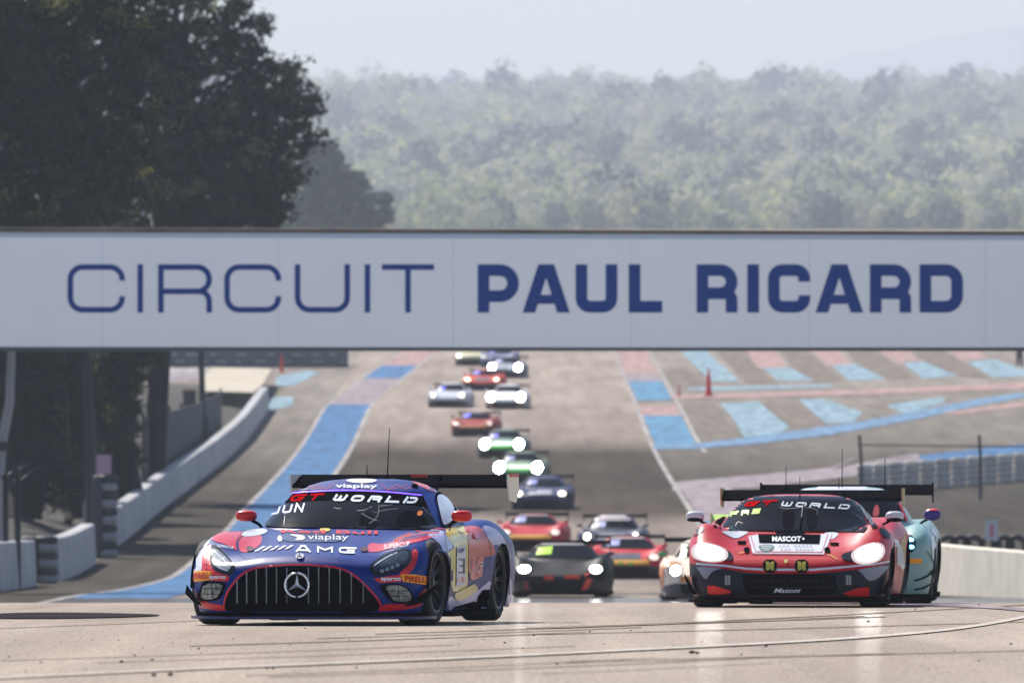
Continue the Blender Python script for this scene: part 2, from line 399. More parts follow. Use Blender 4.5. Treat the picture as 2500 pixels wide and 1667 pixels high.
for a, b, m in ((330, 372, M_blue2), (372, 430, M_lav), (486, 538, M_blue2), (538, 556, M_pink), (565, 606, M_blue2), (606, 622, M_lav), (622, 680, M_pink)):
    ground_band(6.2, 8.0, a, b, m, .014, S)
Z6 = lambda P: [(x / 2.24 + 1450, y / 2.24 + 820) for x, y in P]
Z5 = lambda P: [(x / 2.3757, y / 2.3757 + 820) for x, y in P]
S = 'runoff_stripe'
for P in ([(460, 70), (600, 70), (800, 250), (640, 250)], [(920, 175), (1060, 170), (1210, 245), (1010, 245)], [(1300, 165), (1420, 150), (1600, 235), (1400, 245)],
          [(1690, 150), (1800, 140), (1990, 220), (1800, 235)], [(2040, 140), (2200, 130), (2360, 190), (2360, 225), (2180, 225)],
          [(690, 370), (900, 360), (1070, 500), (1000, 540), (820, 555), (760, 450)], [(1120, 350), (1260, 345), (1470, 420), (1420, 470), (1270, 480)], [(1600, 380), (1900, 335), (1930, 360), (1700, 430)]):
    marking([Z6(P)], M_lblue, .014, store=S)
for P in ([(800, 20), (960, 20), (1060, 175), (900, 180)], [(1130, 20), (1280, 20), (1420, 155), (1270, 165)], [(1490, 20), (1640, 20), (1780, 135), (1650, 150)], [(1860, 20), (2010, 20), (2160, 125), (2010, 135)]):
    marking([Z6(P)], M_pink, .014, store=S)
for P in ([(610, 20), (760, 20), (900, 180), (1010, 260), (830, 260)], [(980, 20), (1090, 20), (1270, 165), (1380, 250), (1210, 250), (1080, 170)], [(1330, 20), (1460, 20), (1640, 150), (1780, 240), (1610, 240), (1440, 155)],
          [(1700, 20), (1830, 20), (2000, 135), (2170, 230), (2010, 225), (1800, 135)], [(470, 370), (660, 370), (800, 560), (600, 585)], [(920, 370), (1100, 360), (1270, 480), (1080, 500)], [(1480, 380), (1700, 350), (1560, 410)],
          [(370, 190), (500, 170), (620, 270), (430, 280)]):
    marking([Z6(P)], M_brown, .009, store=S)
# long curved painted edges on the right
marking([Z6([(320, 600), (600, 585), (800, 560), (1100, 520), (1450, 470), (1750, 415), (2100, 345), (2360, 310), (2360, 335), (2100, 380), (1750, 460), (1300, 540), (900, 590), (600, 612), (330, 622)])], mat('track_paint_faded_blue', (.10, .19, .30), .9, noise=.34, nscale=2.2, stretch=(1, .12, 1)), .019, store='edge_line')
marking([Z6([(420, 325), (800, 318), (1400, 295), (2360, 258), (2360, 290), (1500, 322), (800, 338), (420, 345)])], M_pink, .019, store='edge_line')
marking([Z6([(470, 292), (640, 278), (1300, 268), (1300, 280), (640, 300)])], M_lblue, .016, store='edge_line')
marking([Z6([(1900, 420), (2360, 365), (2360, 385), (2000, 430)])], M_pink, .019, store='edge_line')
marking([Z6([(1780, 655), (2360, 590), (2360, 640), (1780, 690)])], M_blue, .019, store='edge_line')
marking([Z6([(430, 800), (900, 760), (1300, 720), (1480, 640), (1300, 735), (1480, 690), (1780, 640), (1780, 690), (1480, 760), (900, 830), (430, 850)])], M_lav, .016, store='edge_line')
# left runoff paint seen under the bridge; last white patch paints sunlit ground
for P, m in (([(1540, 360), (1700, 350), (1700, 400), (1560, 440)], M_lblue), ([(1600, 240), (1780, 200), (1850, 215), (1700, 290), (1600, 290)], M_lblue),
             ([(830, 170), (1500, 185), (1500, 215), (830, 215)], M_white), ([(900, 215), (1560, 195), (1560, 235), (950, 270)], M_lav), ([(1190, 300), (1500, 320), (1400, 420), (1200, 440)], M_white)):
    marking([Z5(P)], m, .014, store='runoff_stripe')
# near corner: worn white line, lavender kerb arc at the far right, dark rubber streaks
M_wline = mat('worn_white_line', (.44, .40, .36), .9, spec=0., noise=.3, nscale=6)
ln = smoothline([(-60, 1661), (420, 1638), (850, 1621), (1250, 1604), (1650, 1584), (2000, 1566), (2250, 1547), (2400, 1528), (2560, 1496)])
marking([strip(ln, 2.6, 6.5)], M_wline, .012, near=True, step=25, store='worn_line')
marking([strip(smoothline([(2140, 1476), (2300, 1477), (2420, 1483), (2560, 1496)]), 7)], M_lav, .012, near=True, step=12, store='kerb_paint')
M_rub = mat('rubber_mark', (.2, .165, .135), .95, spec=0., noise=.3, nscale=4)
random.seed(3)
for i in range(14):
    y = random.uniform(1530, 1655); x0 = random.uniform(-100, 1500); L = random.uniform(500, 1300); q = random.uniform(-.045, -.02)
    marking([strip(smoothline([(x0, y), (x0 + L * .5, y + q * L * .5), (x0 + L, y + q * L * 1.15)]), random.uniform(.7, 1.6))], M_rub, .009, near=True, step=40, store='tyre_mark')
marking([smoothpoly([(-40, 1500), (120, 1496), (300, 1499), (420, 1503), (300, 1509), (100, 1512), (-40, 1511)])], mat('dark_streak', (.035, .033, .035), .9, spec=0.), .012, near=True, step=8, store='tyre_mark')  # long flat dark streak, stored with the tyre marks
mirage = asphalt('mirage_asphalt', (.09, .09, .10), (.14, .13, .13), gloss=.5)  # dry road; this glossy dark band stands in for the heat mirage
ground_band(-9, 12, 197, 231, mirage, .016, 'mirage_patch')
for k, mb in MK.items():
    o = mb.build(k); o['kind'] = 'structure'

# ------------------------------------------------------------------ bridge with lettering
def bridge():
    D = 250.0; root = empty('footbridge', (0, D, gz(D)))
    tag(root, 'white footbridge banner with blue lettering spanning the track above the cars', 'bridge')
    X = lambda px: wx(px, D); Zz = lambda py: wz(py, D) - gz(D)
    m = mat('banner_white', (.74, .76, .82), .6, noise=.03, nscale=.35)
    t = m.node_tree; tr = t.nodes.new('ShaderNodeBsdfTranslucent'); tr.inputs[0].default_value = (.7, .7, .72, 1); mx = t.nodes.new('ShaderNodeMixShader'); mx.inputs[0].default_value = .16
    t.links.new(t.nodes['Principled BSDF'].outputs[0], mx.inputs[1]); t.links.new(tr.outputs[0], mx.inputs[2]); t.links.new(mx.outputs[0], t.nodes['Material Output'].inputs[0])
    mb = MB()
    xa, xb = -300, 2800
    top = lambda px: 567 + (px / 2500) * 7; bot = lambda px: 846 + px / 2500 * 3
    vs = []; n = 60
    for i in range(n + 1):
        px = xa + (xb - xa) * i / n
        vs += [(X(px), 0, Zz(top(px))), (X(px), 0, Zz(bot(px)))]
    fs = []
    for i in range(n):
        a, b = 2 * i, 2 * i + 2
        fs += [(a, a + 1, b + 1, b)]
    mb.add(vs, fs, m)
    seam = mat('banner_seam', (.86, .87, .92), .6)
    for px in (248, 678, 1105, 1540, 1975, 2405): mb.add([(X(px), -.004, Zz(top(px))), (X(px + 1.8), -.004, Zz(top(px))), (X(px + 2.3), -.004, Zz(bot(px))), (X(px + .5), -.004, Zz(bot(px)))], [(0, 3, 2, 1)], seam)
    mb.build('banner', root)
    lt = mat('banner_letter_blue', (.006, .06, .29), .6)
    L = MB(); k = 2500 / 2352
    def put(ch, x0, x1, w, y0=607, y1=718, r=.24):
        W = (x1 - x0) * k; Hh = (y1 - y0) * k; w = w * k; polys = []
        for pl in glyph(ch, 1, 0): pass
        # lay the glyph out in true pixels so that the stroke stays even
        hx, hy = w / 2, w / 2; rr = (28 if w < 20 else 30) * k
        x_0, x_1, y_0, y_1 = hx, W - hx, hy, Hh - hy; m_ = Hh * (.55)
        A = lambda cx, cy, a0, a1, rx=rr, ry=rr: arc(cx, cy, rx, ry, a0, a1, 8)
        bold = w > 20
        if bold: rr = 20 * k
        if ch == 'C':
            q = .16 * Hh if not bold else .14 * Hh
            pls = [[(x_1, Hh * .5 - q)] + arc(x_1 - rr, y_0 + rr, rr, rr, 0, -90, 8) + arc(x_0 + rr, y_0 + rr, rr, rr, -90, -180, 8) + arc(x_0 + rr, y_1 - rr, rr, rr, 180, 90, 8) + arc(x_1 - rr, y_1 - rr, rr, rr, 90, 0, 8) + [(x_1, Hh * .5 + q)]]
        elif ch == 'I': pls = [[(W / 2, 0), (W / 2, Hh)]]
        elif ch in 'PR':
            m_ = Hh * (.56 if ch == 'R' and not bold else (.62 if not bold else (.66 if ch == 'P' else .60)))
            q = (m_ - y_0) / 2 if bold else min(rr, (m_ - y_0) / 2)
            pls = [[(x_0, Hh), (x_0, y_0), (x_1 - q, y_0)] + arc(x_1 - q, y_0 + q, q, q, -90, 0, 8)[1:] + arc(x_1 - q, m_ - q, q, q, 0, 90, 8) + [(x_0, m_)]]
            if ch == 'R': q = rr * .8; pls.append([(x_1 - q * 1.6, m_), (x_1 - q, m_)] + arc(x_1 - q, m_ + q, q, q, -90, 0, 8)[1:] + [(x_1, Hh)])
        elif ch == 'U': pls = [[(x_0, 0), (x_0, y_1 - rr)] + arc(x_0 + rr, y_1 - rr, rr, rr, 180, 90, 8)[1:] + arc(x_1 - rr, y_1 - rr, rr, rr, 90, 0, 8) + [(x_1, 0)]]
        elif ch == 'T': pls = [[(0, y_0), (W, y_0)], [(W / 2, y_0), (W / 2, Hh)]]
        elif ch == 'L': pls = [[(x_0, 0), (x_0, y_1), (W, y_1)]]
        elif ch == 'D': pls = [[(x_0, y_0), (x_1 - rr * 1.3, y_0)] + arc(x_1 - rr * 1.3, y_0 + rr * 1.3, rr * 1.3, rr * 1.3, -90, 0, 8)[1:] + arc(x_1 - rr * 1.3, y_1 - rr * 1.3, rr * 1.3, rr * 1.3, 0, 90, 8) + [(x_0, y_1)], [(x_0, 0), (x_0, Hh)]]
        elif ch == 'A':
            s = w * 1.08; c = W / 2
            polys += [[(0, Hh), (s, Hh), (c + s * .45 - W * .03, Hh * .0), (c - s * .62, 0)], [(W, Hh), (W - s, Hh), (c - s * .45 + W * .03, 0), (c + s * .62, 0)], [(W * .25, Hh * .63), (W * .75, Hh * .63), (W * .80, Hh * .82), (W * .2, Hh * .82)]]
            pls = []
        polys += [strip(p, w) for p in pls]
        return [[(x0 * k + a, y0 * k + b) for a, b in P] for P in polys]
    allp = []
    for ch, a, b in (('C', 155, 287), ('I', 315, 329), ('R', 363, 487), ('C', 515, 646), ('U', 677, 804), ('I', 837, 851), ('T', 877, 997)): allp.append(put(ch, a, b, 13))
    for ch, a, b in (('P', 1097, 1192), ('A', 1200, 1309), ('U', 1322, 1418), ('L', 1444, 1521), ('R', 1600, 1694), ('I', 1716, 1744), ('C', 1764, 1861), ('A', 1873, 1983), ('R', 1998, 2093), ('D', 2112, 2212)): allp.append(put(ch, a, b, 27))
    for word in (allp[:7], allp[7:11], allp[11:]):
        L = MB()
        for polys in word:
            V, F = tess(polys, 60); L.add([(X(a), -.008, Zz(b)) for a, b in V], F, lt)
        L.build('lettering', root)
    rail = mat('weathered_rail', srgb((120, 104, 92)), .6, noise=.35, nscale=.8)
    b = MB(); b.tube([(X(xa), .05, Zz(top(xa)) + .045), (X(xb), .05, Zz(top(xb)) + .045)], .062, rail, 8); b.build('top_rail', root)
    b = MB(); b.box(((X(xa) + X(xb)) / 2, .1, Zz(848) - .035), (X(xb) - X(xa), .22, .07), mat('dark_trim', srgb((90, 92, 98)), .5)); b.build('lower_trim', root)
    st = mat('bridge_steel', srgb((110, 116, 125)), .6)
    b = MB(); b.box(((X(xa) + X(xb)) / 2, 1.5, Zz(840)), (X(xb) - X(xa), 2.6, .25), st)
    b.box(((X(xa) + X(xb)) / 2, 2.85, Zz(700)), (X(xb) - X(xa), .08, 2.4), st); b.build('walkway', root)
    for px in (xa, xb):
        b = MB(); b.box((X(px), 1.4, Zz(848) / 2), (.9, 2.4, Zz(848)), st); b.build('bridge_pier', root)
bridge()
# ------------------------------------------------------------------ foliage
def leafmat(name, c):
    m, t, b = node_mat(name); b.inputs['Base Color'].default_value = (*c, 1); b.inputs['Roughness'].default_value = .75; b.inputs['Specular IOR Level'].default_value = .2
    tr = t.nodes.new('ShaderNodeBsdfTranslucent'); tr.inputs[0].default_value = (c[0] * 1.5, c[1] * 1.6, c[2] * .8, 1)
    mx = t.nodes.new('ShaderNodeMixShader'); mx.inputs[0].default_value = .28
    t.links.new(b.outputs[0], mx.inputs[1]); t.links.new(tr.outputs[0], mx.inputs[2]); t.links.new(mx.outputs[0], t.nodes['Material Output'].inputs[0]); return m
rng = np.random.default_rng(11)
def leaf_mesh(name, C, Nrm, size, mats, mi, parent=None, asp=1.0, jit=.75):
    """one mesh of leaf quads: centres C, preferred normals Nrm, per leaf size"""
    n = len(C); a = rng.normal(size=(n, 3)); nn = Nrm + a * jit; nn /= np.linalg.norm(nn, axis=1)[:, None]
    b = rng.normal(size=(n, 3)); u = np.cross(nn, b); u /= np.linalg.norm(u, axis=1)[:, None]; v = np.cross(nn, u)
    s = size[:, None] * rng.uniform(.7, 1.3, size=(n, 1)); u = u * s * .5; v = v * s * .5 * asp
    P = np.stack([C - u, C - v * .9 + u * .1, C + u, C + v], 1).reshape(-1, 3)
    me = bpy.data.meshes.new(name); me.vertices.add(4 * n); me.vertices.foreach_set('co', P.ravel())
    me.loops.add(4 * n); me.loops.foreach_set('vertex_index', np.arange(4 * n)); me.polygons.add(n)
    me.polygons.foreach_set('loop_start', np.arange(0, 4 * n, 4)); me.polygons.foreach_set('loop_total', np.full(n, 4))
    for m in mats: me.materials.append(m)
    me.polygons.foreach_set('material_index', mi.astype(np.int32)); me.update(calc_edges=True)
    o = bpy.data.objects.new(name, me); COL.objects.link(o)
    if parent: o.parent = parent
    return o
# far wood: several thousand crowns that read as one mass
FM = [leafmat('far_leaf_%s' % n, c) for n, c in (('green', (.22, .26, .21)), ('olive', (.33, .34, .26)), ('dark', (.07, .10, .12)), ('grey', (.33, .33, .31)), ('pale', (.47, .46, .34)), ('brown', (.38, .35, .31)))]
def forest():
    Cs = []; Ns = []; Ss = []; Ms = []
    _fd = np.arange(2600, 7700, 10.); _fy = np.array([HORIZON - (gz(d) - CAMZ) * FPX / d for d in _fd])
    for i in range(4100):
        D = float(np.interp(-rng.uniform(252, 590), -_fy, _fd)) + rng.uniform(-60, 60); half = 1350 * D / FPX * 1.25; x = rng.uniform(-half, half)
        q = rng.random(); kind = 0 if q < .22 else 1 if q < .48 else 2 if q < .60 else 3 if q < .78 else 4 if q < .92 else 5
        if x * FPX / D + 1250 < 700: kind = 2 if rng.random() < .4 else kind
        r = rng.uniform(.85, 1.75) * (.8 + D / 1080) * (1.25 if kind == 2 else 1); h = r * rng.uniform(1.0, 1.9); z0 = gz(D)
        n = 230; nl = rng.integers(3, 6); lobe = rng.integers(0, nl, n); lc = rng.uniform(-.4, .4, (nl, 3)) * (r, r, h * .7); lr = rng.uniform(.6, .85, nl)
        d = rng.normal(size=(n, 3)); d /= np.linalg.norm(d, axis=1)[:, None]; rad = rng.uniform(.75, 1.05, (n, 1))
        P = lc[lobe] + d * rad * lr[lobe][:, None] * (r, r, h * .8); P += (x, D, z0 + h * .62)
        Cs.append(P); Ns.append(d); Ss.append(np.full(n, r * .27)); Ms.append(np.full(n, kind))
    o = leaf_mesh('far_wood', np.concatenate(Cs), np.concatenate(Ns), np.concatenate(Ss), FM, np.concatenate(Ms), jit=.4)
    tag(o, kind='stuff', label='hazy mixed wood covering the hillside behind the bridge', cat='wood')
forest()
LM = [leafmat('pine_needles_dark', (.010, .017, .015)), leafmat('pine_needles_mid', (.024, .038, .022)), leafmat('pine_needles_sunlit', (.14, .14, .05))]  # last colour paints sunlit clumps into the crowns, picked at random
M_bark = mat('pine_bark', (.014, .012, .011), .9, noise=.4, nscale=4, stretch=(1, 1, .2))
def pine(name, x, D, lobes, label, group=None, trunk_r=.35, leaf=.22, dens=1.0, lean=0, mi=(0.62, .24, .14), trunks=None, mats=None):
    """lobes: (dx, dy, z centre, rx, ry, rz) in metres above the ground"""
    z0 = gz(D) + (bank_z(x, D) if D < 520 else 0); root = empty(name, (x, D, z0)); tag(root, label, 'tree', group)
    top = max(l[2] for l in lobes)
    mb = MB()
    for tx in (trunks or [0]):
        pts = [(tx + lean * t + .25 * math.sin(t * 5 + tx), 0, top * t) for t in (0, .15, .3, .5, .7, .9)]
        mb.tube(pts, [trunk_r * 1.25, trunk_r, trunk_r * .9, trunk_r * .75, trunk_r * .5, trunk_r * .2], M_bark, 9)
    mb.build('trunk', root)
    Cs = []; Ns = []; Ss = []; Ms = []; lb = MB()
    for (dx, dy, zc, rx, ry, rz) in lobes:
        vol = (rx * ry * rz) ** (1 / 3); nc = int(26 * vol ** 2 * dens * (.5 if vol < 1.9 and D < 500 and zc > 7 else 1))
        base = Vector((lean * zc / top, 0, max(zc - rz * .8, .6)))
        for k in range(nc):
            d = rng.normal(size=3); d /= np.linalg.norm(d); q = rng.uniform(.45, 1.03) ** .7
            c = np.array([dx, dy, zc]) + d * q * (rx, ry, rz); c += rng.normal(size=3) * .15
            cr = rng.uniform(.35, .75); n = int(rng.uniform(46, 80))
            e = rng.normal(size=(n, 3)); e /= np.linalg.norm(e, axis=1)[:, None]
            p = c + e * rng.uniform(.25, 1.0, (n, 1)) * cr * (1, 1, .62) + (0, 0, .25 * cr)
            kind = rng.choice(3, p=mi)
            Cs.append(p); Ns.append(e + d * .5); Ss.append(np.full(n, leaf)); Ms.append(np.full(n, kind))
            if k % 9 == 0: lb.tube([base, base.lerp(Vector(c), .5) + Vector((0, 0, .3)), Vector(c)], [.12, .07, .03], M_bark, 5)
    lb.build('limb', root)
    leaf_mesh('crown', np.concatenate(Cs), np.concatenate(Ns), np.concatenate(Ss), mats or LM, np.concatenate(Ms), root, asp=.55)
    return root
G = 'tall dark pines beside the track on the left'
def L(px, py, rpx, rpy, D, x, dy=0, ry=None):
    """lobe at an image position measured on the photograph, as metres about the tree at (x, D)"""
    z0 = gz(D) + bank_z(x, D) if D < 520 else gz(D)
    return (wx(px, D) - x, dy, wz(py, D) - z0, rpx * D / FPX, ry or rpx * D / FPX * .9, rpy * D / FPX)
# nearest: far left, big
D = 350; x = wx(60, D)
pine('pine_tree', x, D, [L(60, -50, 330, 260, D, x), L(-40, 250, 300, 240, D, x), L(190, 300, 220, 210, D, x, -1), L(120, 450, 260, 170, D, x, 0), L(-120, 60, 260, 260, D, x), L(230, 80, 200, 200, D, x), L(60, 640, 260, 120, D, x, 1)],
     'broad dark pine at the left edge of the frame, foliage filling the corner', G, .45, dens=.85, trunks=[0, 1.6, -1.2])
D = 400; x = wx(420, D)
pine('pine_tree', x, D, [L(430, 10, 190, 230, D, x), L(590, 420, 155, 170, D, x), L(520, 240, 150, 200, D, x), L(340, 300, 200, 250, D, x), L(660, 340, 120, 180, D, x), L(740, 300, 68, 150, D, x), L(700, 200, 62, 75, D, x), L(600, 90, 50, 120, D, x), L(640, 130, 40, 90, D, x), L(540, 480, 180, 120, D, x), L(300, 520, 170, 140, D, x), L(590, 620, 120, 120, D, x)],
     'dark pine whose crown leans out furthest over the track above the bridge', G, .4, dens=.9, trunks=[-.6])
D = 372; x = wx(190, D)
pine('pine_tree', x, D, [L(120, 900, 110, 130, D, x), L(260, 880, 90, 110, D, x), L(80, 1060, 80, 120, D, x), L(200, 1010, 100, 110, D, x), L(140, 1180, 110, 60, D, x), L(310, 860, 60, 80, D, x), L(180, 930, 130, 150, D, x, 1), L(100, 1000, 120, 160, D, x, 1.5), L(60, 880, 90, 100, D, x, 1), L(110, 950, 110, 130, D, x, -1.5), L(220, 960, 90, 120, D, x, -1.2), L(160, 1090, 110, 90, D, x, -1.5), L(290, 930, 60, 90, D, x, -.8), L(60, 1130, 80, 90, D, x, -1), L(300, 1050, 60, 80, D, x, 0)],
     'low dense dark pine seen under the bridge behind the left barrier', G, .4, dens=1.25, trunks=[-.9, 0, .8, 1.5], mi=(.85, .12, .03))
D = 1280; x = wx(850, D)
LMb = LM
pine('small_pine_tree', x, D, [L(800, 470, 62, 120, D, x), L(850, 500, 60, 90, D, x), L(770, 430, 45, 90, D, x), L(925, 515, 36, 48, D, x), L(750, 560, 60, 90, D, x), L(890, 590, 70, 70, D, x)],
     'smaller hazy round tree standing in the field right of the big pines', None, .3, leaf=.5, dens=.8, mats=[leafmat('hazy_needles_a', (.03, .065, .06)), leafmat('hazy_needles_b', (.05, .09, .07)), leafmat('hazy_needles_c', (.08, .12, .07))])
for D, P, lab in ((349, [(70, 960, 75, 130), (70, 1110, 85, 110), (110, 1190, 80, 60)], 'dark tall shrub under the bridge nearest the left frame edge'),
                  (356, [(165, 930, 60, 110), (170, 1060, 70, 120), (175, 1170, 75, 60)], 'dark tall shrub under the bridge between the left shrub and the tall pole'),
                  (384, [(270, 910, 55, 90), (270, 1020, 60, 110), (265, 1120, 60, 90)], 'dark tall shrub under the bridge right of the thick dark pole')):
    x = wx(P[0][0], D)
    pine('tall_shrub', x, D, [L(a, b, c, d, D, x, 0, 1.0) for a, b, c, d in P], lab, 'dark shrubs behind the left barrier', .12, leaf=.2, dens=2.2, mi=(.9, .08, .02))
# grassy ridge line behind the bridge
def ridge():
    vs = []; n = 40; Ds = (1380, 1440, 1500, 1540)
    for j, (D, hh) in enumerate(zip(Ds, (0, .7, 1, .6))):
        for i in range(n + 1):
            px = 600 + 760 * i / n; t = i / n
            ztop = wz(551 + 7 * t * t + .8 * math.sin(i * .7), 1500); zb = gz(D) - .4
            vs.append((wx(px, D), D, zb + max(0, (ztop - gz(1500))) * hh))
    fs = [(j * (n + 1) + i, j * (n + 1) + i + 1, (j + 1) * (n + 1) + i + 1, (j + 1) * (n + 1) + i) for j in range(3) for i in range(n)]
    o = MB().add(vs, fs, mat('field_grass', (.22, .22, .055), .9, noise=.3, nscale=.1), True).build('field_rise'); o['kind'] = 'structure'
ridge()
# faint far hills
def hills():
    for D, base, amp, x0 in ((8600, 175, 55, 900),):
        vs = []; n = 80
        for i in range(n + 1):
            px = -100 + 2800 * i / n; u = (px - 1500) / 900
            top = 190 - 120 * math.exp(-((px - 2450) / 380) ** 2) - 6 * math.sin(px * .013) - 4 * math.sin(px * .031)
            for q, dd in ((wz(top, D), 0), (80, -900)): vs.append((wx(px, D + dd), D + dd, q))
            vs.append((wx(px, D + 900), D + 900, 80))
        fs = []
        for i in range(n): a, b = 3 * i, 3 * i + 3; fs += [(a + 1, b + 1, b, a), (a, b, b + 2, a + 2)]
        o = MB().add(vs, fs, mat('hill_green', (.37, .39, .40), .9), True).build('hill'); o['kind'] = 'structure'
hills()

# ------------------------------------------------------------------ walls, barriers, poles
M_conc = mat('white_painted_concrete', (.33, .33, .34), .7, noise=.22, nscale=.7)
M_dark = mat('dark_metal', (.03, .032, .036), .55)
M_pole = mat('grey_pole', (.03, .034, .042), .5)
def wall(name, pts, h, th, m, label, cat='barrier', group=None, base=.3, zoff=None, pitch=4.0):
    root = MB(); Ds = []
    P = []
    for (x0, y0), (x1, y1) in zip(pts, pts[1:]):
        n = max(1, int(math.hypot(x1 - x0, y1 - y0) / 2.5))
        P += [(x0 + (x1 - x0) * i / n, y0 + (y1 - y0) * i / n) for i in range(n)]
    P.append(pts[-1]); vs = []
    for i, (x, y) in enumerate(P):
        a = P[max(i - 1, 0)]; b = P[min(i + 1, len(P) - 1)]; dx, dy = b[0] - a[0], b[1] - a[1]; l = math.hypot(dx, dy); nx, ny = -dy / l, dx / l
        hh = h(i / (len(P) - 1)) if callable(h) else h; z = gz(y) + (zoff(i / (len(P) - 1)) if zoff else 0)
        for s, zz in ((th / 2 + .08, -base), (th / 2 + .06, .12), (th / 2, .22), (th / 2, hh - .03), (th / 2 - .03, hh), (-th / 2 + .03, hh), (-th / 2, hh - .03), (-th / 2 - .08, -base)):
            vs.append((x + nx * s, y + ny * s, z + zz))
    K = 8; fs = [(i * K + k, (i + 1) * K + k, (i + 1) * K + k + 1, i * K + k + 1) for i in range(len(P) - 1) for k in range(K - 1)]
    fs += [tuple(range(K)), tuple(reversed(range((len(P) - 1) * K, len(P) * K)))]
    root.add(vs, fs, m)
    seam = mat('barrier_joint', (.16, .16, .17), .8); d = 0
    for i in range(1, len(P)):
        if i % 2 == 0:
            o = i * K
            for sgn in (1, -1):
                x, y = P[i]; a = P[i - 1]; dx, dy = x - a[0], y - a[1]; l = math.hypot(dx, dy); nx, ny = -dy / l, dx / l; hh = h(i / (len(P) - 1)) if callable(h) else h; z = gz(y) + (zoff(i / (len(P) - 1)) if zoff else 0)
                s = sgn * (th / 2 + .004); w_ = .03
                root.add([(x + nx * s - dx / l * w_, y + ny * s - dy / l * w_, z + .22), (x + nx * s + dx / l * w_, y + ny * s + dy / l * w_, z + .22), (x + nx * s + dx / l * w_, y + ny * s + dy / l * w_, z + hh - .03), (x + nx * s - dx / l * w_, y + ny * s - dy / l * w_, z + hh - .03)], [(0, 1, 2, 3)], seam)
    o = root.build(name); tag(o, label, cat, group); return o
GB = 'low white concrete barriers along the left of the track'
wall('concrete_barrier', [(-11.95, 205), (-11.95, 280)], 1.12, .4, M_conc, 'near white concrete barrier at the left frame edge before the padded stack', group=GB)
wall('concrete_barrier', [(-12.0, 296), (-12.05, 323)], 1.12, .4, M_conc, 'short white concrete barrier between the padded stack and the tall dark pole', group=GB)
wall('concrete_barrier', [(-12.2, 341), (-12.1, 430), (-11.9, 500), (-11.95, 548)], 1.08, .4, M_conc, 'long white concrete barrier climbing the slope beside the blue stripe', group=GB)
M_cream = mat('cream_barrier', (.62, .57, .48), .7, noise=.1, nscale=1.5)
wall('pale_barrier', [(8.9, 246), (9.6, 238), (12.4, 218)], lambda t: 1.12 - .1 * t, .3, M_cream, 'sunlit cream white barrier at the right frame edge behind the mint car', zoff=lambda t: -.0 - .22 * t, base=.8)
# poles
def pole(px, py, D, h, r, label, lean=0, cat='pole', name='lamp_pole', bh=1.6):
    x = wx(px, D); z = gz(D); root = empty(name, (x, D, z)); tag(root, label, cat, None)
    mb = MB(); mb.tube([(0, 0, 0), (lean * .3, 0, h * .3), (lean, 0, h)], [r, r * .85, r * .5], M_pole, 10); mb.build('shaft', root)
    mb = MB(); mb.tube([(0, 0, -.2), (0, 0, bh), (0, 0, bh + .15)], [r * 1.7, r * 1.6, r], M_dark, 10); mb.build('pole_base', root)
    mb = MB(); mb.box((lean + .5, 0, h), (1.2, .25, .12), M_dark); mb.build('lamp_head', root)
pole(229, 1350, 331, 8.0, .2, 'thick dark pole standing in the gap between the white barriers', lean=-.28)
pole(322, 1225, 388, 8.0, .16, 'dark pole behind the long white barrier, second from the left', lean=-.1)
pole(497, 1010, 470, 7.0, .17, 'dark pole at the far end of the dark screen fence', lean=-.15)
def lean_trunk():
    D = 300; root = empty('leaning_mast', (wx(-6, D), D, gz(D))); tag(root, 'pale leaning mast cut by the left frame edge', 'mast')
    MB().tube([(0, 0, 0), (.05, 0, 2.4), (.12, 0, 3.6), (.32, 0, 4.6), (.42, 0, 7.5)], [.13, .12, .13, .12, .1], mat('pale_mast', (.30, .29, .28), .6), 10).build('mast_tube', root)
    MB().box((.1, -.1, 3.5), (.3, .2, .25), M_dark).build('clamp', root)
lean_trunk()
def fence_post(px, D, h, label, arms=((-.35, .3), (.4, .28))):
    root = empty('fence_post', (wx(px, D), D, gz(D))); tag(root, label, 'post', 'angled fence posts at the left frame edge')
    MB().tube([(0, 0, 0), (0, 0, h)], .07, M_pole, 8).build('upright', root)
    for dx, dz in arms: MB().tube([(0, 0, h - .1), (dx, 0, h + dz)], .045, M_pole, 6).build('arm', root)
fence_post(14, 268, 2.7, 'fence post with angled arms nearest the left frame edge', ((.4, .3),))
fence_post(44, 270, 2.6, 'fence post with angled arms just right of the edge post', ((-.4, .05), (.5, .3)))
fence_post(41, 300, 2.9, 'thin grey fence post behind the pair at the left frame edge', ((.35, .2),))
# screen fence
def screen():
    root = empty('screen_fence', (-12.7, 450, gz(450))); tag(root, 'dark green screen fence behind the long white barrier', 'fence')
    m = mat('screen_mesh', (.035, .05, .058), .8, noise=.25, nscale=1.5)
    mb = MB(); vs = []; Ds = [395, 410, 425, 440, 455, 470, 485, 500]
    for i, d in enumerate(Ds):
        x = -12.75; z = gz(d) - gz(450); h = 3.0 - .9 * i / 7
        vs += [(x + 12.7, d - 450, z + .2), (x + 12.7, d - 450, z + h), (x + 12.65, d - 450, z + h), (x + 12.65, d - 450, z + .2)]
    fs = []
    for i in range(len(Ds) - 1):
        a, b = 4 * i, 4 * i + 4; fs += [(a + k, b + k, b + (k + 1) % 4, a + (k + 1) % 4) for k in range(4)]
    fs += [(0, 1, 2, 3), (len(vs) - 1, len(vs) - 2, len(vs) - 3, len(vs) - 4)]
    mb.add(vs, fs, m); mb.build('screen_panel', root)
    for i, d in enumerate(Ds): MB().tube([(-.1, d - 450, gz(d) - gz(450)), (-.1, d - 450, gz(d) - gz(450) + 3.2 - .9 * i / 7)], .05, M_dark, 6).build('fence_upright', root)
screen()
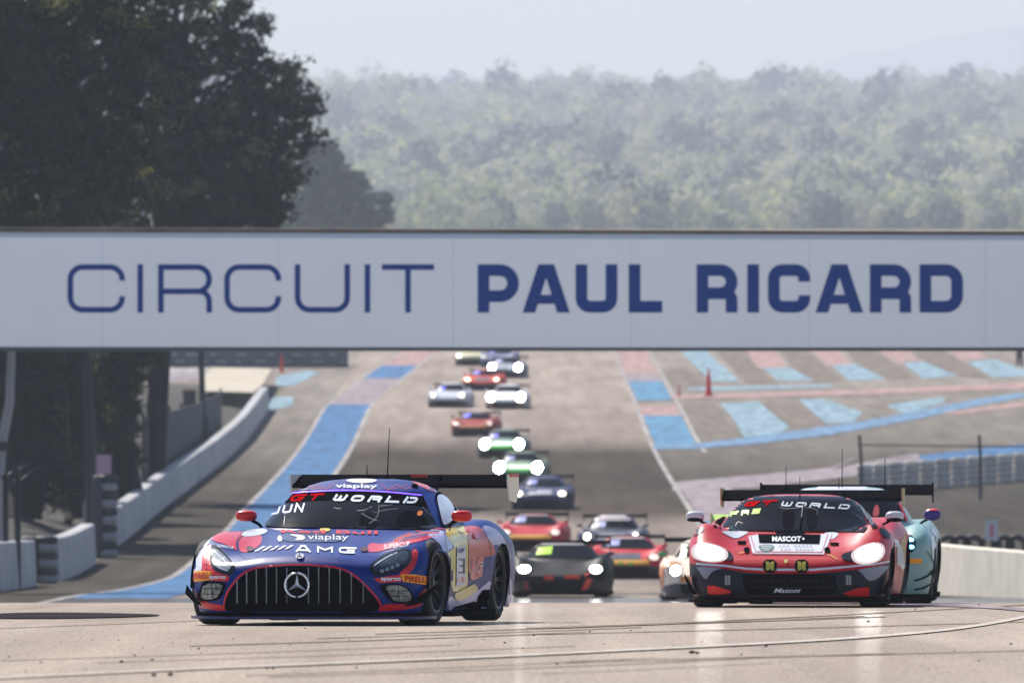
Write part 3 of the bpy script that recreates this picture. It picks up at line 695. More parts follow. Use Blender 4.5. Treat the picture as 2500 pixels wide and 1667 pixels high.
# padded stack, coil stack, signs
def pad_stack(px, D, w_, h, ribs, label, sign=False):
    root = empty('crash_pad_stack', (wx(px, D), D, gz(D))); tag(root, label, 'crash pad')
    MB().ellip((-w_ * .25, 0, h / 2), (w_ * .3, .35, h / 2), mat('pad_dark', (.05, .055, .065), .6), 5, 20, 12).build('pad', root)
    tr = mat('tyre_pale', (.26, .26, .27), .8)
    for k in range(ribs):
        z = (k + .5) * h / ribs; rr = h / ribs / 2
        MB().lathe([(.13, -rr * .8), (.26, -rr * .95), (.31, -rr * .4), (.31, rr * .4), (.26, rr * .95), (.13, rr * .8)], tr if k % 2 == 0 else M_dark, (w_ * .25, 0, z), n=18, close=True).build('tyre', root)
    if sign: MB().box((w_ * .1, -.3, h + .3), (.42, .03, .55), mat('marker_pink', srgb((190, 150, 170)), .6)).build('marker_board', root)
pad_stack(92, 287, .85, 1.2, 6, 'dark crash pad and pale tyre stack in the left barrier gap')
pad_stack(250, 330, .55, 2.4, 10, 'tall stack of pale rings topped by a pink marker board', sign=True)
# tyre barrier on the right
M_ty = mat('tyre_grey', (.42, .41, .39), .8, noise=.2, nscale=3); M_tt = mat('tyre_top_cream', (.62, .59, .52), .8, noise=.2, nscale=3)
def tyre_stacks():
    protos = {}
    k = 0
    for i in range(13):
        px = 2112 + i * 38; D = 408 + i * 2.2; x = wx(px, D)
        pale = i % 3 != 2
        root = empty('tyre_stack', (x, D, gz(D)))
        lab = ['leftmost', 'second', 'third', 'fourth', 'fifth', 'sixth', 'seventh', 'eighth', 'ninth', 'tenth', 'eleventh', 'twelfth', 'thirteenth'][i] + ' stack from the left in the tyre barrier on the right'
        tag(root, lab, 'tyre stack', 'tyre stacks in the barrier on the right')
        for t in range(5):
            z = .11 + .22 * t; mm = M_tt if (t == 4 and pale) else M_ty
            key = mm.name
            if key not in protos:
                ob = MB().lathe([(.16, -.1), (.25, -.11), (.29, -.05), (.29, .05), (.25, .11), (.16, .1)], mm, n=18, close=True).build('tyre', root); protos[key] = ob
            else:
                ob = protos[key].copy(); COL.objects.link(ob); ob.parent = root
            ob.location = (.02 * math.sin(i * 3 + t), 0, z)
tyre_stacks()
def rfence():
    D = 400; root = empty('catch_fence', (wx(2245, D), D, gz(D))); tag(root, 'grey two post catch fence with a top rail behind the tyre barrier', 'fence')
    xs = [wx(p, D) - wx(2245, D) for p in (2100, 2392, 2700)]
    for i, x in enumerate(xs): MB().tube([(x, 0, 0), (x + .04, 0, 1.2), (x - .02, 0, 2.3)], [.07, .06, .05], M_pole, 8).build('fence_upright', root)
    MB().tube([(xs[0] - .1, 0, 1.95), (xs[1], 0, 1.9), (xs[2], 0, 1.9)], .03, M_pole, 6).build('top_rail', root)
    b = MB()
    for k in range(1, 60):
        x = xs[0] + (xs[2] - xs[0]) * k / 60; b.tube([(x, 0, .1), (x, 0, 1.9)], .004, M_pole, 4)
    for k in range(1, 12): b.tube([(xs[0], 0, .15 * k), (xs[2], 0, .15 * k)], .004, M_pole, 4)
    b.build('wire_mesh', root)
rfence()
# low dark wheels / gear behind the cream barrier and the small sign
def service_gear(px, D, r, label):
    root = empty('tyre_bundle', (wx(px, D), D, gz(D))); tag(root, label, 'tyres', 'dark tyre bundles behind the cream barrier')
    for k in range(3): MB().lathe([(r * .5, -.12), (r * .95, -.12), (r, 0), (r * .95, .12), (r * .5, .12)], M_dark, ((k - 1) * r * 1.1, 0, r), axis='y', n=20, close=True).build('tyre', root)
service_gear(2345, 330, .34, 'dark tyre bundle behind the cream barrier, left of the white sign')
service_gear(2450, 330, .34, 'dark tyre bundle behind the cream barrier, right of the white sign')
def wsign():
    D = 322; root = empty('marker_sign', (wx(2421, D), D, gz(D))); tag(root, 'small white board with a pink mark behind the right cream barrier', 'sign')
    MB().box((0, 0, .95), (.36, .03, .6), mat('sign_white', (.6, .6, .62), .6)).build('board', root)
    MB().box((0, -.02, .95), (.1, .012, .36), mat('sign_pink', srgb((215, 110, 140)), .6)).build('mark', root)
    MB().tube([(0, 0, 0), (0, 0, .68)], .03, M_pole, 6).build('post', root)
wsign()
# red marker cones
M_redc = mat('cone_red', srgb((215, 50, 45)), .5)
def cone(px, py, D, h, label):
    root = empty('marker_cone', (wx(px, D), D, gz(D))); tag(root, label, 'cone', 'red marker cones on the runoff')
    s = h
    MB().lathe([(0, h), (.02 * s, h), (.05 * s, h * .75), (.09 * s, h * .55), (.08 * s, h * .35), (.12 * s, .05)], M_redc, n=16).build('cone_body', root)
    MB().box((0, 0, .03), (.34 * s, .34 * s, .06), M_redc).build('base', root)
cone(688, 905, Dfar(908), 1.0, 'red marker cone under the bridge, left of the cars')
cone(1730, 965, Dfar(967), 1.45, 'tall red marker cone on the striped runoff right of the track')
cone(1658, 966, Dfar(967), .6, 'short red marker cone left of the tall red cone')
# left background: crates, marshal shelter, sunlit slab, distant tyre fence
def crate(px0, px1, py0, py1, D, col, name, label, cat, lid=None):
    x0, x1 = wx(px0, D), wx(px1, D); zt = wz(py0, D); zb = min(wz(py1, D), gz(D) + bank_z((x0 + x1) / 2, D)) if D < 520 else wz(py1, D); w_ = x1 - x0
    root = empty(name, ((x0 + x1) / 2, D, zb)); tag(root, label, cat); h = zt - zb
    MB().box((0, 0, h / 2), (w_, w_ * .8, h), mat(name + '_col%d' % D, srgb(col), .7, noise=.2, nscale=2)).build('case', root)
    MB().box((0, 0, h + .03), (w_ * 1.06, w_ * .86, .06), mat(name + '_lid%d' % D, srgb(lid or col), .6)).build('lid', root)
    MB().box((0, -w_ * .41, h * .5), (w_ * .3, .02, h * .12), M_dark).build('handle', root)
crate(357, 402, 990, 1050, 430, (38, 48, 62), 'storage_box', 'dark blue storage box on the bank under the pines', 'box')
crate(447, 478, 955, 995, 500, (66, 68, 66), 'waste_bin', 'grey bin with a red lid behind the dark screen fence', 'bin', lid=(150, 45, 45))
def slab():
    vs = []; D0, D1 = 515, 600
    P = [(-14.9, 548), (-12.4, 545), (-12.3, 560), (-12.6, 596), (-15.8, 600), (-15.6, 565)]
    V = [(x, y, gz(y) + .9) for x, y in P]
    o = MB().add(V, [tuple(range(len(V)))], mat('sunlit_ground', (.42, .37, .29), .9, noise=.15, nscale=1)).build('sunlit_patch'); o['kind'] = 'structure'  # pale patch carries the sunlight in its ground colour
slab()
def far_guard():
    D = Dfar(896); root = empty('tyre_wall', (wx(575, D), D, gz(D))); tag(root, 'long grey tyre wall with pale bands under the left of the bridge', 'tyre wall')
    x0, x1 = wx(340, D) - wx(575, D), wx(850, D) - wx(575, D); zb = wz(898, D) - gz(D); zt = wz(835, D) - gz(D)
    g = mat('tyre_wall_grey', srgb((92, 98, 104)), .8, noise=.25, nscale=2, stretch=(.4, 1, 3)); p = mat('tyre_wall_pale', srgb((165, 165, 158)), .8)
    MB().box(((x0 + x1) / 2, 0, (zb + zt) / 2), (x1 - x0, 1, zt - zb), g).build('wall_core', root)
    for k in range(3):
        for j in range(9):
            x = x0 + (x1 - x0) * (j + .5 + .3 * math.sin(k * 2 + j)) / 9; MB().box((x, -.53, zb + (zt - zb) * (.25 + .27 * k)), ((x1 - x0) / 9 * (.35 + .2 * math.sin(j * 3 + k)), .06, .1), p).build('pale_band', root)
far_guard()
def marshal():
    D = 640; x = wx(2489, D); z = gz(D)
    mb = MB()
    m = mat('marshal_dark', srgb((70, 68, 70)), .8)
    mb.tube([(-.12, 0, 0), (-.1, 0, .45), (-.05, 0, .85)], [.07, .09, .11], m, 8); mb.tube([(.12, 0, 0), (.1, 0, .45), (.05, 0, .85)], [.07, .09, .11], m, 8)
    mb.ellip((0, 0, 1.15), (.23, .15, .36), m, 2.4); mb.tube([(-.2, 0, 1.4), (-.3, -.05, 1.1), (-.2, -.2, .95)], [.06, .05, .045], m, 7); mb.tube([(.2, 0, 1.4), (.3, -.05, 1.1), (.2, -.2, .95)], [.06, .05, .045], m, 7)
    mb.ellip((0, 0, 1.64), (.1, .12, .13), mat('marshal_skin', srgb((150, 120, 105)), .7)); mb.ellip((0, .01, 1.7), (.11, .13, .09), m)
    o = mb.build('person'); o.location = (x, D, z); tag(o, 'marshal in dark clothing standing at the far right by the runoff', 'person')
marshal()
# rubber crumbs on the near road
def crumbs():
    m = mat('rubber_crumb', (.02, .018, .018), .8); random.seed(21); pr = []
    for k in range(4):
        mb = MB(); mb.ellip((0, 0, .4), (1, .8, .45), m, 1.7, 9, 6)
        mb.v = [(a + random.uniform(-.22, .22), b + random.uniform(-.22, .22), c + random.uniform(-.15, .15)) for a, b, c in mb.v]
        pr.append(mb)
    spots = [(376, 1652, 17), (416, 1651, 18), (297, 1618, 12), (329, 1602, 8), (372, 1613, 9), (485, 1586, 9), (652, 1634, 10), (667, 1634, 8), (100, 1620, 7), (22, 1605, 7), (1303, 1553, 9), (1232, 1571, 7), (1360, 1623, 9), (1440, 1544, 7), (870, 1632, 9), (1690, 1596, 16), (1702, 1597, 12), (1870, 1580, 10), (2120, 1519, 9), (2468, 1574, 8), (1475, 1574, 6), (2390, 1478, 8), (2235, 1488, 6), (1985, 1484, 14), (745, 1535, 6), (1540, 1541, 6), (62, 1642, 6), (1810, 1600, 7), (2390, 1615, 7), (170, 1500, 9)]
    while len(spots) < 90: spots.append((random.uniform(0, 2500), random.triangular(1530, 1660, 1560), random.uniform(2.5, 5)))
    me = [None] * 4
    for i, (px, py, s) in enumerate(spots):
        D = Dnear(py); k = i % 4
        if me[k] is None: o = pr[k].build('rubber_crumb'); me[k] = o.data
        else: o = bpy.data.objects.new('rubber_crumb', me[k]); COL.objects.link(o)
        q = s / 2 * D / FPX; o.scale = (q, q, q); o.location = (wx(px, D), D, gz(D) + .005); o.rotation_euler = (0, 0, random.uniform(0, 6))
        tag(o, {0: 'black rubber crumb at the bottom edge of the frame, left of the largest one', 1: 'largest black rubber crumb at the bottom left of the near road', 15: 'black rubber crumb below the red car\'s left headlight, on the near road', 23: 'black crumb of rubber directly under the nose of the red car'}.get(i, 'small black crumb of tyre rubber lying on the near corner of the track'), 'rubber crumb', 'rubber crumbs on the near road')
crumbs()
# ------------------------------------------------------------------ GT racing cars
# local axes: x to the image right when the car faces the camera, y rearwards from the nose, z up from the ground
XC = [0, .3, .55, .75, .9, 1.02]
def bicubic(ys, xs, Z):
    ys = np.array(ys, float); xs = np.array(xs, float); Z = np.array(Z, float)
    def cr(p0, p1, p2, p3, t): return p1 + .5 * t * (p2 - p0 + t * (2 * p0 - 5 * p1 + 4 * p2 - p3 + t * (3 * (p1 - p2) + p3 - p0)))
    def row(i, x):
        z = Z[i]; j = int(np.clip(np.searchsorted(xs, x) - 1, 0, len(xs) - 2)); t = min(max((x - xs[j]) / (xs[j + 1] - xs[j]), 0), 1)
        return cr(z[j - 1] if j > 0 else z[1], z[j], z[j + 1], z[min(j + 2, len(xs) - 1)], t)
    def f(x, y):
        x = abs(x); i = int(np.clip(np.searchsorted(ys, y) - 1, 0, len(ys) - 2)); t = min(max((y - ys[i]) / (ys[i + 1] - ys[i]), 0), 1)
        return cr(row(max(i - 1, 0), x), row(i, x), row(i + 1, x), row(min(i + 2, len(ys) - 1), x), t)
    return f
SPEC = {}
SPEC['front'] = dict(  # long bonnet coupe
    L=4.62, outline=[(0, 0), (.3, .015), (.55, .06), (.75, .17), (.88, .33), (.96, .52), (1.0, .75), (1.02, 1.0), (1.0, 1.5), (.965, 2.0), (.965, 2.6), (1.0, 3.1), (1.02, 3.5), (1.01, 3.9), (.97, 4.3), (.85, 4.52), (.5, 4.6), (0, 4.62)],
    ys=[0, .15, .35, .6, .9, 1.3, 1.75, 2.2, 2.8, 3.3, 3.7, 4.2, 4.62],
    Z=[[.495, .475, .43, .38, .33, .30], [.565, .55, .505, .45, .38, .33], [.60, .59, .565, .545, .48, .42], [.645, .63, .61, .645, .62, .52], [.69, .675, .665, .705, .705, .60],
       [.735, .73, .715, .745, .745, .66], [.775, .77, .755, .76, .75, .68], [.80, .80, .80, .78, .75, .69], [.81, .81, .81, .79, .76, .70], [.84, .84, .84, .84, .83, .76], [.84, .84, .84, .835, .82, .74], [.81, .81, .80, .77, .74, .66], [.76, .76, .75, .70, .64, .56]],
    gh=[(.74, 1.66, 4.25, .80, .8, 1.3), (.80, 1.77, 4.1, .775, .8, 1.2), (.90, 1.98, 3.95, .73, .75, 1.1), (1.0, 2.22, 3.78, .652, .65, 1.0), (1.06, 2.39, 3.62, .592, .57, .9), (1.10, 2.50, 3.52, .54, .5, .9), (1.14, 2.68, 3.38, .44, .4, .7), (1.165, 2.78, 3.25, .34, .3, .5), (1.18, 2.9, 3.12, .2, .15, .2)],
    wheels=(.88, 3.51), arch=(.27, .37), wing=(4.25, 1.2, .93), mirror=(.905, 2.3, .877, .083), zb=.11)
SPEC['mid'] = dict(    # mid engine coupe
    L=4.6, outline=[(0, 0), (.3, .01), (.55, .04), (.75, .12), (.88, .25), (.96, .42), (1.0, .65), (1.02, .95), (1.0, 1.4), (.95, 1.9), (.96, 2.5), (1.0, 3.0), (1.03, 3.5), (1.02, 3.9), (.98, 4.25), (.88, 4.48), (.5, 4.58), (0, 4.6)],
    ys=[0, .12, .3, .55, .85, 1.15, 1.5, 2.0, 2.6, 3.2, 3.8, 4.6],
    Z=[[.40, .40, .385, .36, .33, .30], [.475, .475, .47, .45, .40, .36], [.55, .55, .56, .57, .53, .46], [.62, .615, .635, .69, .68, .58], [.69, .68, .70, .80, .81, .68], [.755, .75, .75, .80, .81, .69],
       [.78, .78, .77, .77, .76, .66], [.79, .79, .78, .75, .72, .64], [.82, .82, .81, .79, .75, .66], [.87, .87, .87, .87, .86, .76], [.87, .87, .87, .87, .86, .74], [.83, .83, .82, .80, .75, .66]],
    gh=[(.72, 1.02, 4.1, .80, .6, 1.6), (.78, 1.14, 3.95, .765, .6, 1.5), (.87, 1.36, 3.7, .715, .52, 1.4), (.965, 1.56, 3.45, .645, .44, 1.2), (1.03, 1.71, 3.2, .585, .38, 1.1), (1.062, 1.80, 3.0, .535, .35, 1.0), (1.09, 1.93, 2.85, .44, .3, .8), (1.107, 2.03, 2.7, .34, .2, .6), (1.116, 2.15, 2.5, .2, .12, .3)],
    wheels=(.92, 3.52), arch=(.29, .37), wing=(4.2, 1.155, .93), mirror=(1.0, 1.45, .896, .1), zb=.11)
SPEC['rear'] = dict(   # rear engine coupe with round lamps
    L=4.6, outline=[(0, 0), (.3, .015), (.55, .06), (.75, .16), (.88, .30), (.96, .46), (1.0, .65), (1.02, .95), (.99, 1.4), (.93, 1.9), (.93, 2.5), (.98, 3.0), (1.02, 3.5), (1.02, 3.9), (.98, 4.25), (.88, 4.45), (.5, 4.56), (0, 4.58)],
    ys=[0, .12, .3, .55, .85, 1.15, 1.6, 2.2, 2.8, 3.3, 3.8, 4.6],
    Z=[[.44, .44, .43, .42, .38, .34], [.50, .50, .51, .54, .50, .42], [.56, .56, .60, .68, .66, .55], [.63, .625, .66, .77, .77, .64], [.70, .69, .71, .82, .82, .68], [.76, .755, .76, .82, .81, .69],
       [.82, .82, .81, .79, .76, .68], [.83, .83, .82, .78, .74, .66], [.85, .85, .84, .82, .79, .68], [.87, .87, .87, .87, .86, .76], [.87, .87, .86, .86, .85, .74], [.80, .80, .79, .77, .72, .62]],
    gh=[(.74, 1.2, 4.4, .79, .6, 1.6), (.82, 1.32, 4.3, .76, .58, 1.5), (.92, 1.5, 4.1, .71, .5, 1.4), (1.02, 1.68, 3.85, .65, .44, 1.2), (1.10, 1.83, 3.6, .60, .38, 1.1), (1.15, 1.95, 3.4, .55, .35, 1.0), (1.19, 2.08, 3.2, .46, .3, .8), (1.215, 2.2, 3.0, .35, .2, .6), (1.225, 2.35, 2.8, .2, .12, .3)],
    wheels=(.92, 3.4), arch=(.29, .37), wing=(4.2, 1.24, .93), mirror=(.97, 1.55, .93, .1), zb=.11)
def catmull(P, n):
    """resample an open smooth curve through P to n points of even length"""
    Q = []
    for i in range(len(P) - 1):
        p0, p1, p2, p3 = P[max(i - 1, 0)], P[i], P[i + 1], P[min(i + 2, len(P) - 1)]
        for k in range(12):
            t = k / 12; Q.append(tuple(b + .5 * t * (c - a + t * (2 * a - 5 * b + 4 * c - d + t * (3 * (b - c) + d - a))) for a, b, c, d in zip(p0, p1, p2, p3)))
    Q.append(P[-1]); Q = np.array(Q); s = np.concatenate([[0], np.cumsum(np.linalg.norm(np.diff(Q, axis=0), axis=1))]); u = np.linspace(0, s[-1], n)
    return np.stack([np.interp(u, s, Q[:, k]) for k in range(Q.shape[1])], 1)
def lower_body(sp, res):
    H = bicubic(sp['ys'], XC, sp['Z']); n = max(30, int(6.8 / res)); O = catmull(sp['outline'], n); L = sp['L']
    T = np.gradient(O, axis=0); T /= np.linalg.norm(T, axis=1)[:, None]
    Nn = np.stack([T[:, 1], -T[:, 0]], 1)   # outward
    nw = max(7, int(.55 / res)); nd = max(9, int(.8 / res)); RR = .075
    half = []
    for i in range(n):
        X, Y = O[i]; zt = H(X, Y); col = []
        for k in range(nw):
            q = k / nw; z = sp['zb'] + (zt - RR - sp['zb']) * q; ins = .045 * (1 - q) ** 2 + .012 * math.sin(q * math.pi) * -1
            col.append((X - Nn[i, 0] * ins, Y - Nn[i, 1] * ins, z))
        Sy = min(max(Y, .45), L - .5); dl = math.hypot(X, Y - Sy)
        for k in range(nd + 1):
            t = (k / nd); d = dl * (t ** 1.7 if t < 1 else 1); u = d / dl if dl > 1e-6 else 1
            x = X * (1 - u); y = Y + (Sy - Y) * u; e = max(0, 1 - d / .085)
            col.append((x, y, H(x, y) - RR * (1 - math.sqrt(max(0, 1 - e * e)))))
        half.append(col)
    m = len(half[0]); V = []; F = []
    for s in (1, -1):
        o = len(V)
        for col in half: V += [(p[0] * s, p[1], p[2]) for p in col]
        for i in range(n - 1):
            for k in range(m - 1):
                f = (o + i * m + k, o + i * m + k + 1, o + (i + 1) * m + k + 1, o + (i + 1) * m + k)
                F.append(f if s == -1 else f[::-1])
    ay, az = sp['arch'][1], sp['arch'][0]; G_ = []
    for f in F:
        c = [sum(V[i][k] for i in f) / 4 for k in range(3)]; cut = False
        if abs(c[0]) > .7:
            for wy in sp['wheels']:
                bz = az + (.05 if wy > 2 else 0)
                if ((c[1] - wy) / ay) ** 2 + ((c[2] - .33) / (bz if c[2] > .33 else 9)) ** 2 < 1: cut = True
        if not cut: G_.append(f)
    return V, G_, H
def greenhouse(sp, res):
    lv = catmull([tuple(map(float, g)) for g in sp['gh']], max(9, int(1.0 / res))); n = max(28, int(5.5 / res)); V = []; F = []
    for (z, yf, yr, b, af, ar) in lv:
        yc0, yc1 = yf + af, yr - ar
        if yc1 < yc0: yc0 = yc1 = (yc0 + yc1) / 2; af = yc0 - yf; ar = yr - yc0
        e = 2.5
        for k in range(n):
            th = 2 * math.pi * k / n; c, s = math.cos(th), math.sin(th)
            x = b * math.copysign(abs(s) ** (2 / e), s); q = abs(c) ** (2 / e)
            y = (yc0 - af * q) if c > 0 else (yc1 + ar * q)
            V.append((x, y, z))
    m = len(lv)
    for j in range(m - 1):
        for k in range(n): F.append((j * n + k, j * n + (k + 1) % n, (j + 1) * n + (k + 1) % n, (j + 1) * n + k))
    F.append(tuple((m - 1) * n + k for k in range(n)))
    return V, F
M_glass = mat('dark_windscreen_glass', (.006, .007, .009), .12, spec=.045)
M_carbon = mat('carbon_black', (.006, .006, .008), .7, spec=0.)
M_matt = mat('opening_black', (.003, .003, .004), .8, spec=0.)
M_tyre = mat('race_tyre', (.016, .016, .017), .75, spec=.3, noise=.2, nscale=30)
M_rim = mat('dark_rim', (.03, .03, .032), .35, metal=.7)
M_chrome = mat('chrome', (.75, .76, .78), .22, metal=.85)
M_slat = mat('slat_silver', (.55, .56, .6), .35, metal=.4)
M_dk = mat('lamp_dark', (.012, .014, .018), .15, spec=.3)
WH = {}
def wheel_parts(lod, rimm, r=.345, w_=.30):
    key = (lod, rimm.name)
    if key in WH: return WH[key]
    n = 44 if lod == 0 else 22
    t = MB().lathe([(.245, -w_ / 2), (.29, -w_ / 2 - .004), (.325, -w_ / 2 + .006), (.341, -w_ / 2 + .028), (.345, -w_ / 2 + .05), (.345, w_ / 2 - .05), (.341, w_ / 2 - .028), (.325, w_ / 2 - .006), (.29, w_ / 2 + .004), (.245, w_ / 2)], M_tyre, axis='x', n=n, close=True)
    rm = MB()
    rm.lathe([(.25, -w_ / 2 + .005), (.235, -w_ / 2 + .01), (.225, w_ / 2 - .02), (.232, w_ / 2 - .002), (.248, w_ / 2 - .002)], rimm, axis='x', n=n)
    rm.lathe([(0, .02), (.2, .02), (.2, -.02), (0, -.02)], mat('brake_disc', (.09, .085, .08), .4, metal=.6), axis='x', n=n)
    rm.lathe([(0, w_ / 2 - .035), (.035, w_ / 2 - .03), (.045, w_ / 2 - .06), (.05, .03)], rimm, axis='x', n=14)
    ns = 10
    for k in range(ns):
        for dd in (-.07, .07):
            a = 2 * math.pi * k / ns; b = a + dd * 1.6
            rm.tube([(w_ / 2 - .045, .04 * math.cos(a), .04 * math.sin(a)), (w_ / 2 - .05, .13 * math.cos((a + b) / 2), .13 * math.sin((a + b) / 2)), (w_ / 2 - .015, .236 * math.cos(b), .236 * math.sin(b))], [.012, .010, .010], rimm, 5)
    WH[key] = [t, rm, None, None]; return WH[key]
def add_wheel(root, x, y, side, lod, rimm, steer=0):
    w_ = empty('wheel', (x * side, y, .345)); w_.parent = root; w_.rotation_euler = (0, 0, steer + (0 if side > 0 else math.pi))
    e = wheel_parts(lod, rimm)
    for k, nm in ((0, 'tyre'), (1, 'rim')):
        if e[2 + k] is None: o = e[k].build(nm, w_); e[2 + k] = o
        else: o = e[2 + k].copy(); COL.objects.link(o); o.parent = w_
class Car:
    def __init__(s, typ, nose, D, yaw, label, body, lod=0, res=.016, zoff=0., group=None, pitch=0, roll=0, grx=None):
        s.sp = SPEC[typ]; s.lod = lod; s.typ = typ
        s.root = empty('racing_car', (wx(nose, D), D, gz(D) + zoff), -yaw, rx=pitch, ry=roll); tag(s.root, label, 'racing car', group)
        s.M = Matrix.LocRotScale(s.root.location, s.root.rotation_euler, None); s.Mi = s.M.inverted()
        V, F, s.H = lower_body(s.sp, res); GV, GF = greenhouse(s.sp, res)
        s.V, s.F, s.GV, s.GF = V, F, GV, GF; o = len(V)
        s.bvh = BVHTree.FromPolygons([Vector(v) for v in V + GV], F + [tuple(i + o for i in f) for f in GF])
        s.bm = MB(); s.body = body; s.screen = None; s.parts = {}
        s.C = s.Mi @ Vector((0, 0, CAMZ))
    # a ray through a photograph position, in the car's own frame
    def ray(s, px, py):
        return s.C, (s.Mi.to_3x3() @ Vector(((px - 1250) / FPX, 1, (HORIZON - py) / FPX))).normalized()
    def hit(s, px, py, off=.004):
        o, d = s.ray(px, py); r = s.bvh.ray_cast(o + d * 55, d, 400)
        if r[0] is None: return None
        n = r[1] if r[1].dot(d) < 0 else -r[1]
        return r[0] + n * off
    def near(s, px, py, off=0.):
        for k in range(40):
            h = s.hit(px, py + k, off)
            if h: return h
    def front(s, x, z, off=.004):
        d = Vector((0, 1, 0)); r = s.bvh.ray_cast(Vector((x, -2, z)), d)
        if r[0] is None: return None
        n = r[1] if r[1].dot(d) < 0 else -r[1]
        return r[0] + n * off
    def side(s, y, z, sg=1, off=.004):
        d = Vector((-sg, 0, 0)); r = s.bvh.ray_cast(Vector((sg * 3, y, z)), d)
        if r[0] is None: return None
        return r[0] + Vector((sg * off, 0, 0))
    def drape(s, V, F, m, fn, off, mb, lim=.4, smooth=True):
        P = [fn(a, b, off) for a, b in V]; keep = []; idx = {}; out = []
        for f in F:
            if any(P[i] is None for i in f): continue
            if max((P[f[i]] - P[f[(i + 1) % len(f)]]).length for i in range(len(f))) > lim: continue
            g = []
            for i in f:
                if i not in idx: idx[i] = len(out); out.append(P[i])
                g.append(idx[i])
            a, b, c = (out[g[0]], out[g[1]], out[g[2]]); nn = (b - a).cross(c - a)
            o, d = (s.C, (a - s.C)) if fn == s.hit else (None, Vector((0, 1, 0)))
            if fn == s.side: keep.append(tuple(g)); continue
            keep.append(tuple(g) if nn.dot(d) < 0 else tuple(g[::-1]))
        if out: mb.add(out, keep, m, smooth)
    def px(s, polys, m, off=.005, step=6, mb=None, fn=None, sm=0):
        if polys and not isinstance(polys[0], list): polys = [polys]
        if sm: polys = [smoothpoly(p, sm) for p in polys]
        V, F = tess(polys, step); s.drape(V, F, m, fn or s.hit, off, mb or s.bm)
    def text(s, t, x0, y0, x1, y1, m, off=.009, rise=0, slant=0, mb=None, fn=None, bold=0.):
        V, F = font_tris(t, x0, y0, x1, y1, rise, slant, bold); s.drape(V, F, m, fn or s.hit, off, mb or s.bm)
    def shell(s, under=True, hole=None):
        s.bm.add(s.V, s.F, s.body, True)
        s.bm.add(s.GV, s.GF, s.body, True)
        if under:
            L = s.sp['L']; w1, w2 = s.sp['wheels']
            for y0, y1, hw, zt in ((.34, w1 - .42, .66, .28), (w1 - .42, w1 + .42, .64, .46), (w1 + .42, w2 - .42, .86, .55), (w2 - .42, w2 + .42, .62, .6), (w2 + .42, L - .12, .84, .5)):
                s.bm.box((0, (y0 + y1) / 2, (.07 + zt) / 2), (hw * 2, y1 - y0 - .002, zt - .07), M_matt)
            # wheel housings
            for wy in (w1, w2):
                for sg in (1, -1):
                    vs = []; fs = []; n = 14
                    for k in range(n + 1):
                        a = math.pi * k / n
                        for x in (.62, .985): vs.append((sg * x, wy + .40 * math.cos(a), .30 + .36 * math.sin(a) * (1.0 if wy > 2 else .93)))
                    for k in range(n): fs.append((2 * k, 2 * k + 1, 2 * k + 3, 2 * k + 2))
                    s.bm.add([v for v in vs], fs, M_matt, True)
    def finish(s, name='body', weld=.0008):
        return s.bm.build(name, s.root, weld=weld)
    def wheels(s, rimm=M_rim, steer=0., track=(.828, .84)):
        for i, wy in enumerate(s.sp['wheels']):
            for sg in (1, -1): add_wheel(s.root, track[i], wy, sg, s.lod, rimm, steer if i == 0 else 0)
    def wing(s, m=M_carbon, endm=None, endh=(.02, .23), chord=.36, zt=None, half=None, two=True, y=None):
        wy, wz_, hw = s.sp['wing']; wz_ = zt or wz_; hw = half or hw; wy = y or wy
        root = empty('rear_wing', (0, wy, wz_)); root.parent = s.root
        mb = MB(); n = 14; prof_ = []
        for k in range(n):
            a = 2 * math.pi * k / n; prof_.append((chord / 2 + chord / 2 * math.cos(a), -.045 + .022 * math.sin(a) + .045 * math.cos(a) * .9 - (.02 * math.sin(math.pi * (.5 + .5 * math.cos(a))))))
        vs = [(x, a, b) for x in (-hw, 0, hw) for a, b in prof_]; fs = [(i * n + k, i * n + (k + 1) % n, (i + 1) * n + (k + 1) % n, (i + 1) * n + k) for i in range(2) for k in range(n)]
        mb.add(vs, fs, m, True)
        if two:
            vs = [(x, a * .28 + chord * .9, b * .6 + .012) for x in (-hw, 0, hw) for a, b in prof_]; mb.add(vs, fs, m, True)
            mb.box((0, .03, -.088), (2 * hw, .012, .03), m)
        mb.build('wing_plane', root)
        for sg in (1, -1):
            P = [(-.05, endh[0]), (.44, endh[0]), (.45, -endh[1] * .55), (.33, -endh[1]), (.02, -endh[1] * .9), (-.05, -.06)]
            vs = [(sg * hw + dx, a, b) for dx in (-.006, .006) for a, b in P]; k = len(P)
            fs = [tuple(range(k)), tuple(reversed(range(k, 2 * k)))] + [(i, (i + 1) % k, (i + 1) % k + k, i + k) for i in range(k)]
            MB().add(vs, fs, endm or m).build('endplate', root)
            MB().tube([(sg * .33, -.25, -.36), (sg * .33, -.1, -.15), (sg * .33, .03, .0), (sg * .33, .12, -.03)], .014, m, 6).build('wing_support', root)
        return root
    def mirrors(s, m, m2=None, r=(.085, .06, .045)):
        mx, my, mz, _ = s.sp['mirror']
        for sg in (1, -1):
            mb = MB(); mb.ellip((sg * mx, my, mz), r, m, 2.7, 20, 12, rz=sg * .12)
            if m2: mb.ellip((sg * mx, my - .004, mz - r[2] * .42), (r[0] * .93, r[1] * .97, r[2] * .55), m2, 2.6, 20, 10, rz=sg * .12)
            hy = my + .05; hz = s.H(.8, my) - .03
            mb.tube([(sg * (mx - .03), my + .01, mz - r[2] * .6), (sg * (mx - .1), my + .04, mz - .07), (sg * .76, hy + .02, hz)], [.016, .013, .016], M_carbon, 7)
            mb.build('mirror', s.root)
